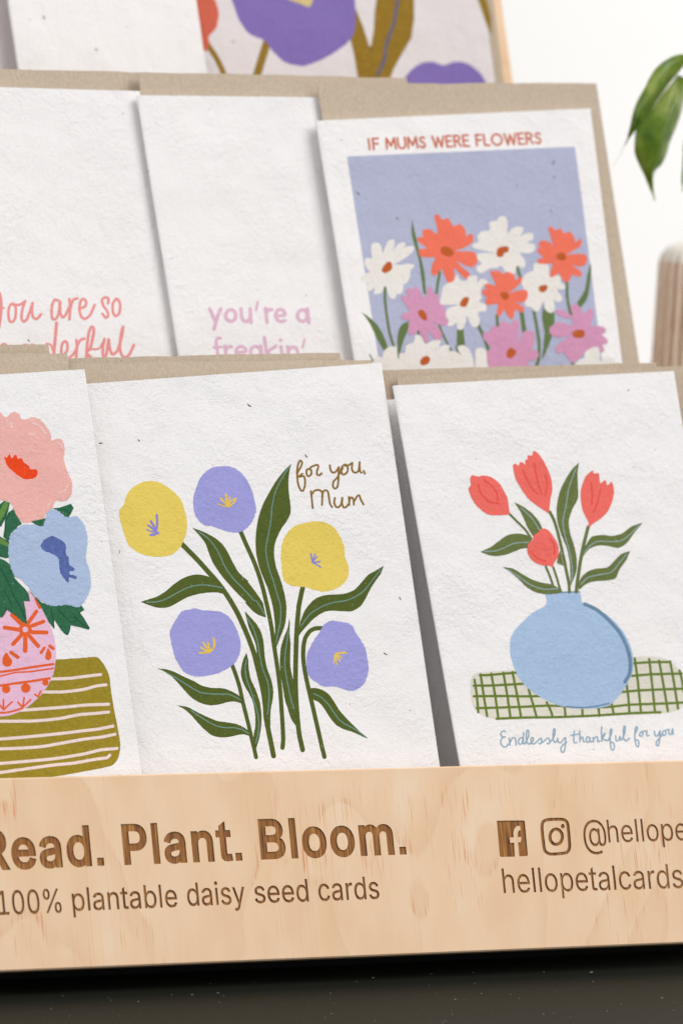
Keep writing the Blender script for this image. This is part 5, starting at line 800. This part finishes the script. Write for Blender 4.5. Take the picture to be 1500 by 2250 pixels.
FLOORM = simple("pale_floor", (0.45, 0.42, 0.38), .6, .3)
ORNM = simple("tan_ribbed_clay", rgb(255, 232, 214), .6, .3, 200, .08)
ORNT = simple("pale_glaze", rgb(246, 240, 230), .35, .5, 100, .04)
STEMM = simple("green_stem", rgb(110, 120, 60), .5, .4)
TIPM = simple("dry_tip", rgb(205, 205, 175), .6, .3)
LEAFM, _t, _b = nt("fig_leaf")
_p = wpos(_t); _v = noise(_t, _t and _p, 90, 3, .6)
_c = ramp(_t, _v, [(0.3, rgb(74, 116, 26)), (0.5, rgb(128, 158, 52)), (0.68, rgb(180, 196, 106))])
_t.links.new(_c, _b.inputs['Base Color']); _b.inputs['Roughness'].default_value = .24; _b.inputs['Specular IOR Level'].default_value = .5
_b.inputs['Transmission Weight'].default_value = 0.0
_b.inputs['Subsurface Weight'].default_value = 0.0

_tr = _t.nodes.new('ShaderNodeBsdfTranslucent'); _t.links.new(_c, _tr.inputs[0]); _mx = _t.nodes.new('ShaderNodeMixShader'); _mx.inputs[0].default_value = 0.32
_t.links.new(_b.outputs[0], _mx.inputs[1]); _t.links.new(_tr.outputs[0], _mx.inputs[2]); _t.links.new(_mx.outputs[0], _t.nodes['Material Output'].inputs[0])

XS = 0.200
boxw("tray_floor", XL, XS, 0.004, 0.036, 0.0255, 0.0295, PINE)
boxw("rear_board", XL, XS, MO-0.030-0.004, MO-0.030, 0.030, 0.085, PINE, lean=18)
boxw("tray_floor", XL, XS, MO-0.0295, MO-0.002, 0.088-0.004, 0.088, PINE)
boxw("rear_board", XL, XS, TO-0.034, TO-0.030, 0.088+0.001, 0.13, PINE, lean=18)
boxw("tray_floor", XL, XS, TO-0.0295, TO-0.001, 0.145-0.004, 0.145, PINE)
# tall backboard
fbk = Frame(TT, TO+0.0125)
qa, qb = fbk.uv((1105, 0)), fbk.uv((1122, 183)); XB = (qa.x+qb.x)/2; print('backboard right', qa.x, qb.x, 'board right at px', XR_)
XBL = -0.17; vb = -0.06; vt = 0.30
o = part("backboard", [(XBL, vb, 0), (XB, vb, 0), (XB, vt, 0), (XBL, vt, 0), (XBL, vb, -.005), (XB, vb, -.005), (XB, vt, -.005), (XBL, vt, -.005)],
         [(0, 1, 2, 3), (7, 6, 5, 4), (0, 4, 5, 1), (1, 5, 6, 2), (2, 6, 7, 3), (3, 7, 4, 0)], PINE, root.matrix_world.inverted() @ fbk.matrix())
boxw("plinth", XL+0.01, XS-0.01, 0.012, 0.175, 0.0, 0.025, SHADEW)
for x0, x1 in ((XL-0.0062, XL-0.0004), (XS+0.0004, XS+0.0050)):
    pr = [(0.022, 0.0), (0.172, 0.0), (0.172, 0.138), (0.130, 0.138), (0.120, 0.100), (0.082, 0.090), (0.046, 0.080), (0.040, 0.050), (0.022, 0.040)]
    k = len(pr); vs = [(x-x0, y-0.022, z) for x in (x0, x1) for y, z in pr]
    fs = [tuple(range(k))[::-1], tuple(range(k, 2*k))]+[(i, (i+1) % k, k+(i+1) % k, k+i) for i in range(k)]
    o = mesh("side_cheek", vs, fs, PINE, root); o.matrix_local = root.matrix_world.inverted() @ Matrix.Translation((x0, 0.022, 0))

# ------------------------------------------------------------------ table and wall
def slab(name, x0, x1, y0, y1, z0, z1, mat):
    vs = [(x, y, z) for z in (z0, z1) for x, y in ((x0, y0), (x1, y0), (x1, y1), (x0, y1))]
    return mesh(name, vs, [(3, 2, 1, 0), (4, 5, 6, 7), (0, 1, 5, 4), (1, 2, 6, 5), (2, 3, 7, 6), (3, 0, 4, 7)], mat)
tag(slab("tabletop", -0.9, 1.6, -0.9, 0.75, -0.04, 0.0, TABLE), "black tabletop with fine dust under the card stand", kind="structure")
tag(slab("wall", -2.5, 4.0, 1.05, 1.15, -1.0, 2.4, WALLM), "plain warm white wall behind the stand", kind="structure")
tag(slab("floor", -2.5, 4.0, -2.6, 1.05, -0.80, -0.75, FLOORM), "floor below the table", kind="structure")
# dust on the tabletop
rr = random.Random(4); vs = []; fs = []
for i in range(300):
    x = rr.uniform(-0.2, 0.3); y = rr.uniform(-0.16, -0.004); r = rr.uniform(.00008, .00022)*(1 if rr.random() < .93 else 1.8); a = rr.uniform(0, math.pi)
    b0 = len(vs); st = rr.uniform(1, 3)
    for k in range(5):
        t = 2*math.pi*k/5; u, v = r*st*math.cos(t), r*math.sin(t)
        vs.append((x+u*math.cos(a)-v*math.sin(a), y+u*math.sin(a)+v*math.cos(a), 0.00006))
    vs.append((x, y, 0.00022)); fs += [(b0+k, b0+(k+1) % 5, b0+5) for k in range(5)]
tag(mesh("dust", vs, fs, DUSTM), "pale dust specks scattered on the black tabletop", kind="stuff")

# ------------------------------------------------------------------ ribbed ornament behind
fo = Frame(0, 0.24)
def lathe_ribbed(prof, ribs, depth, n, fade_from):
    vs = []; fs = []
    for k, (r, z, d) in enumerate(prof):
        for i in range(n):
            a = 2*math.pi*i/n; w_ = abs(math.cos(a*ribs/2))
            rr_ = r*(1-depth*d*(1-w_**.7)); vs.append((rr_*math.cos(a), rr_*math.sin(a), z))
    for k in range(len(prof)-1):
        for i in range(n): j = (i+1) % n; fs.append((k*n+i, k*n+j, k*n+n+j, k*n+n+i))
    fs.append(tuple(range(n))[::-1]); fs.append(tuple(range((len(prof)-1)*n, len(prof)*n)))
    return vs, fs
pt = fo.world(*fo.uv((1518, 530))); 
HT = pt.z; print('ornament top z', HT, pt)
PXM = FPX/((pt-CAM).dot(CF))      # px per metre there
r0 = 70/PXM; r1 = r0+0.30*(0.9*HT-HT*.1)*.30
prof = [(0.02+.0, 0.0, 1)]
for i in range(1, 22):
    t = i/21; z = t*(HT-0.0085); prof.append((r0+(1-t)*(HT)*0.004, z, 1))
rs = prof[-1][0]; zs = prof[-1][1]
for i in range(1, 9):
    a = math.pi/2*i/8.3; prof.append((max(.0006, rs*math.cos(a)**.8), zs+(HT-zs)*math.sin(a), max(0, .8-i*.2)))
vs, fs = lathe_ribbed(prof, 20, 0.32, 200, 0)
cutk = 19
ro = empty("ribbed_ornament", loc=(pt.x, pt.y, 0)); tag(ro, "ribbed tan ornament with a rounded pale top, out of focus at right behind the cards", "ornament")
nn_ = 200; kb = 22*nn_
body_f = [f for f in fs[:-2] if max(f) < kb+nn_*1]; top_f = [f for f in fs[:-1] if f not in set(body_f)]+[fs[-1]]
mesh("ribbed_body", vs, body_f+[fs[-2]], ORNM, ro, True); 
tv = sorted({i for f in fs[21*nn_:-2] for i in f if max(f) >= kb+nn_}); mp = {i: k for k, i in enumerate(tv)}
tf = [tuple(mp[i] for i in f) for f in fs[:-2] if max(f) >= kb+nn_]+[tuple(mp[i] for i in fs[-1])]
mesh("rounded_top", [vs[i] for i in tv], tf, ORNT, ro, True)

# ------------------------------------------------------------------ plant
fp = Frame(0, 0.155)
rp = empty("potted_plant", loc=fp.world(*fp.uv((1560, 130)))); tag(rp, "glossy green weeping fig spray hanging in from the right edge", "plant")
def blade(name, left, mid, right, mat, fold=0.004, arch=0.004, off=0.0):
    n = 26; rows = []
    def res(s):
        c = cr(pts(s, "U"), False, 1.0); c = np.array(c); d = np.r_[0, np.cumsum(np.hypot(*(c[1:]-c[:-1]).T))]; d /= d[-1]
        t = np.linspace(0, 1, n); return np.c_[np.interp(t, d, c[:, 0]), np.interp(t, d, c[:, 1])]
    Lf, Md, Rt = res(left), res(mid), res(right); vs = []; fs = []
    for i in range(n):
        t = i/(n-1)
        for j in range(9):
            s = j/4-1
            p = Md[i]*(1-abs(s))+(Lf[i] if s < 0 else Rt[i])*abs(s)
            uv_ = fp.uv(p); dep = off-fold*(1-abs(s))*math.sin(math.pi*min(1, t*1.05))+arch*math.sin(math.pi*t)*(s*.35)+0.0006*math.sin(14*t+3*s)*abs(s)
            q = fp.world(uv_.x, uv_.y)+(fp.world(uv_.x, uv_.y)-CAM).normalized()*(dep+fold)
            vs.append(q-rp.location)
    for i in range(n-1):
        for j in range(8): a = i*9+j; fs.append((a, a+1, a+10, a+9))
    o = mesh(name, vs, fs, mat, rp, True)
    sol = o.modifiers.new("thick", 'SOLIDIFY'); sol.thickness = 0.00025
    return o
blade("leaf", "1560,195 1500,190 1400,210 1290,270 1200,350 1140,440 1090,540 1030,640 980,740 950,830 935,930 910,1040 862,1185",
      "1560,230 1500,240 1420,280 1340,350 1270,440 1210,540 1150,640 1090,740 1030,840 985,930 935,1020 900,1100 862,1187",
      "1560,280 1500,322 1430,410 1350,500 1280,600 1190,720 1120,820 1050,940 1005,990 970,1030 920,1100 862,1190", LEAFM, off=-0.004)
blade("leaf", "1440,430 1380,500 1280,620 1160,780 1060,930 985,1020 965,1150 965,1280 1010,1400 1080,1530 1130,1660 1182,1800",
      "1445,430 1415,520 1370,640 1330,780 1290,920 1250,1060 1215,1200 1180,1320 1155,1430 1150,1530 1160,1660 1184,1802",
      "1460,425 1525,470 1515,600 1480,800 1420,980 1350,1150 1310,1290 1260,1400 1185,1475 1165,1560 1168,1660 1186,1802", LEAFM, off=0.002, fold=0.006)
blade("leaf", "1600,900 1530,1050 1502,1250 1490,1450 1488,1700", "1640,900 1570,1060 1535,1250 1505,1450 1489,1702", "1680,900 1640,1080 1580,1260 1530,1480 1490,1704", LEAFM, off=0.003, fold=.002)
blade("leaf", "1700,100 1780,200 1800,400 1760,600 1700,820", "1710,95 1830,220 1860,400 1800,620 1702,822", "1720,90 1900,240 1920,420 1850,640 1704,824", LEAFM, off=0.01, fold=.003)
def tube(name, P, r, mat, parent):
    vs = []; fs = []; n = 6
    for i, p in enumerate(P):
        d = (P[min(i+1, len(P)-1)]-P[max(0, i-1)]).normalized(); a = d.orthogonal().normalized(); b = d.cross(a)
        for k in range(n): t = 2*math.pi*k/n; vs.append(p+(a*math.cos(t)+b*math.sin(t))*r[i])
    for i in range(len(P)-1):
        for k in range(n): j = (k+1) % n; fs.append((i*n+k, i*n+j, i*n+n+j, i*n+n+k))
    return mesh(name, vs, fs, mat, parent, True)
def pp(s, dz=0): return [fp.world(*fp.uv(p))+Vector((0, dz, 0))-rp.location for p in pts(s, "U")]
P_ = pp("1440,430 1490,400 1560,330 1640,250 1720,100 1800,-150 1900,-500 2100,-900", .004); tube("stem", P_, [.0004, .0005, .0007, .0009, .0012, .0015, .0018, .002], STEMM, rp)
P_ = pp("1560,225 1610,225 1690,170", .0); tube("stem", P_, [.0004, .0005, .0007], STEMM, rp)
P_ = pp("1660,890 1680,700 1710,400 1720,100", .004); tube("stem", P_, [.0004, .0005, .0006, .0008], STEMM, rp)
P_ = pp("862,1187 800,1310 712,1442", 0); tube("leaf_tip", P_, [.00012, .00007, .00004], TIPM, rp)
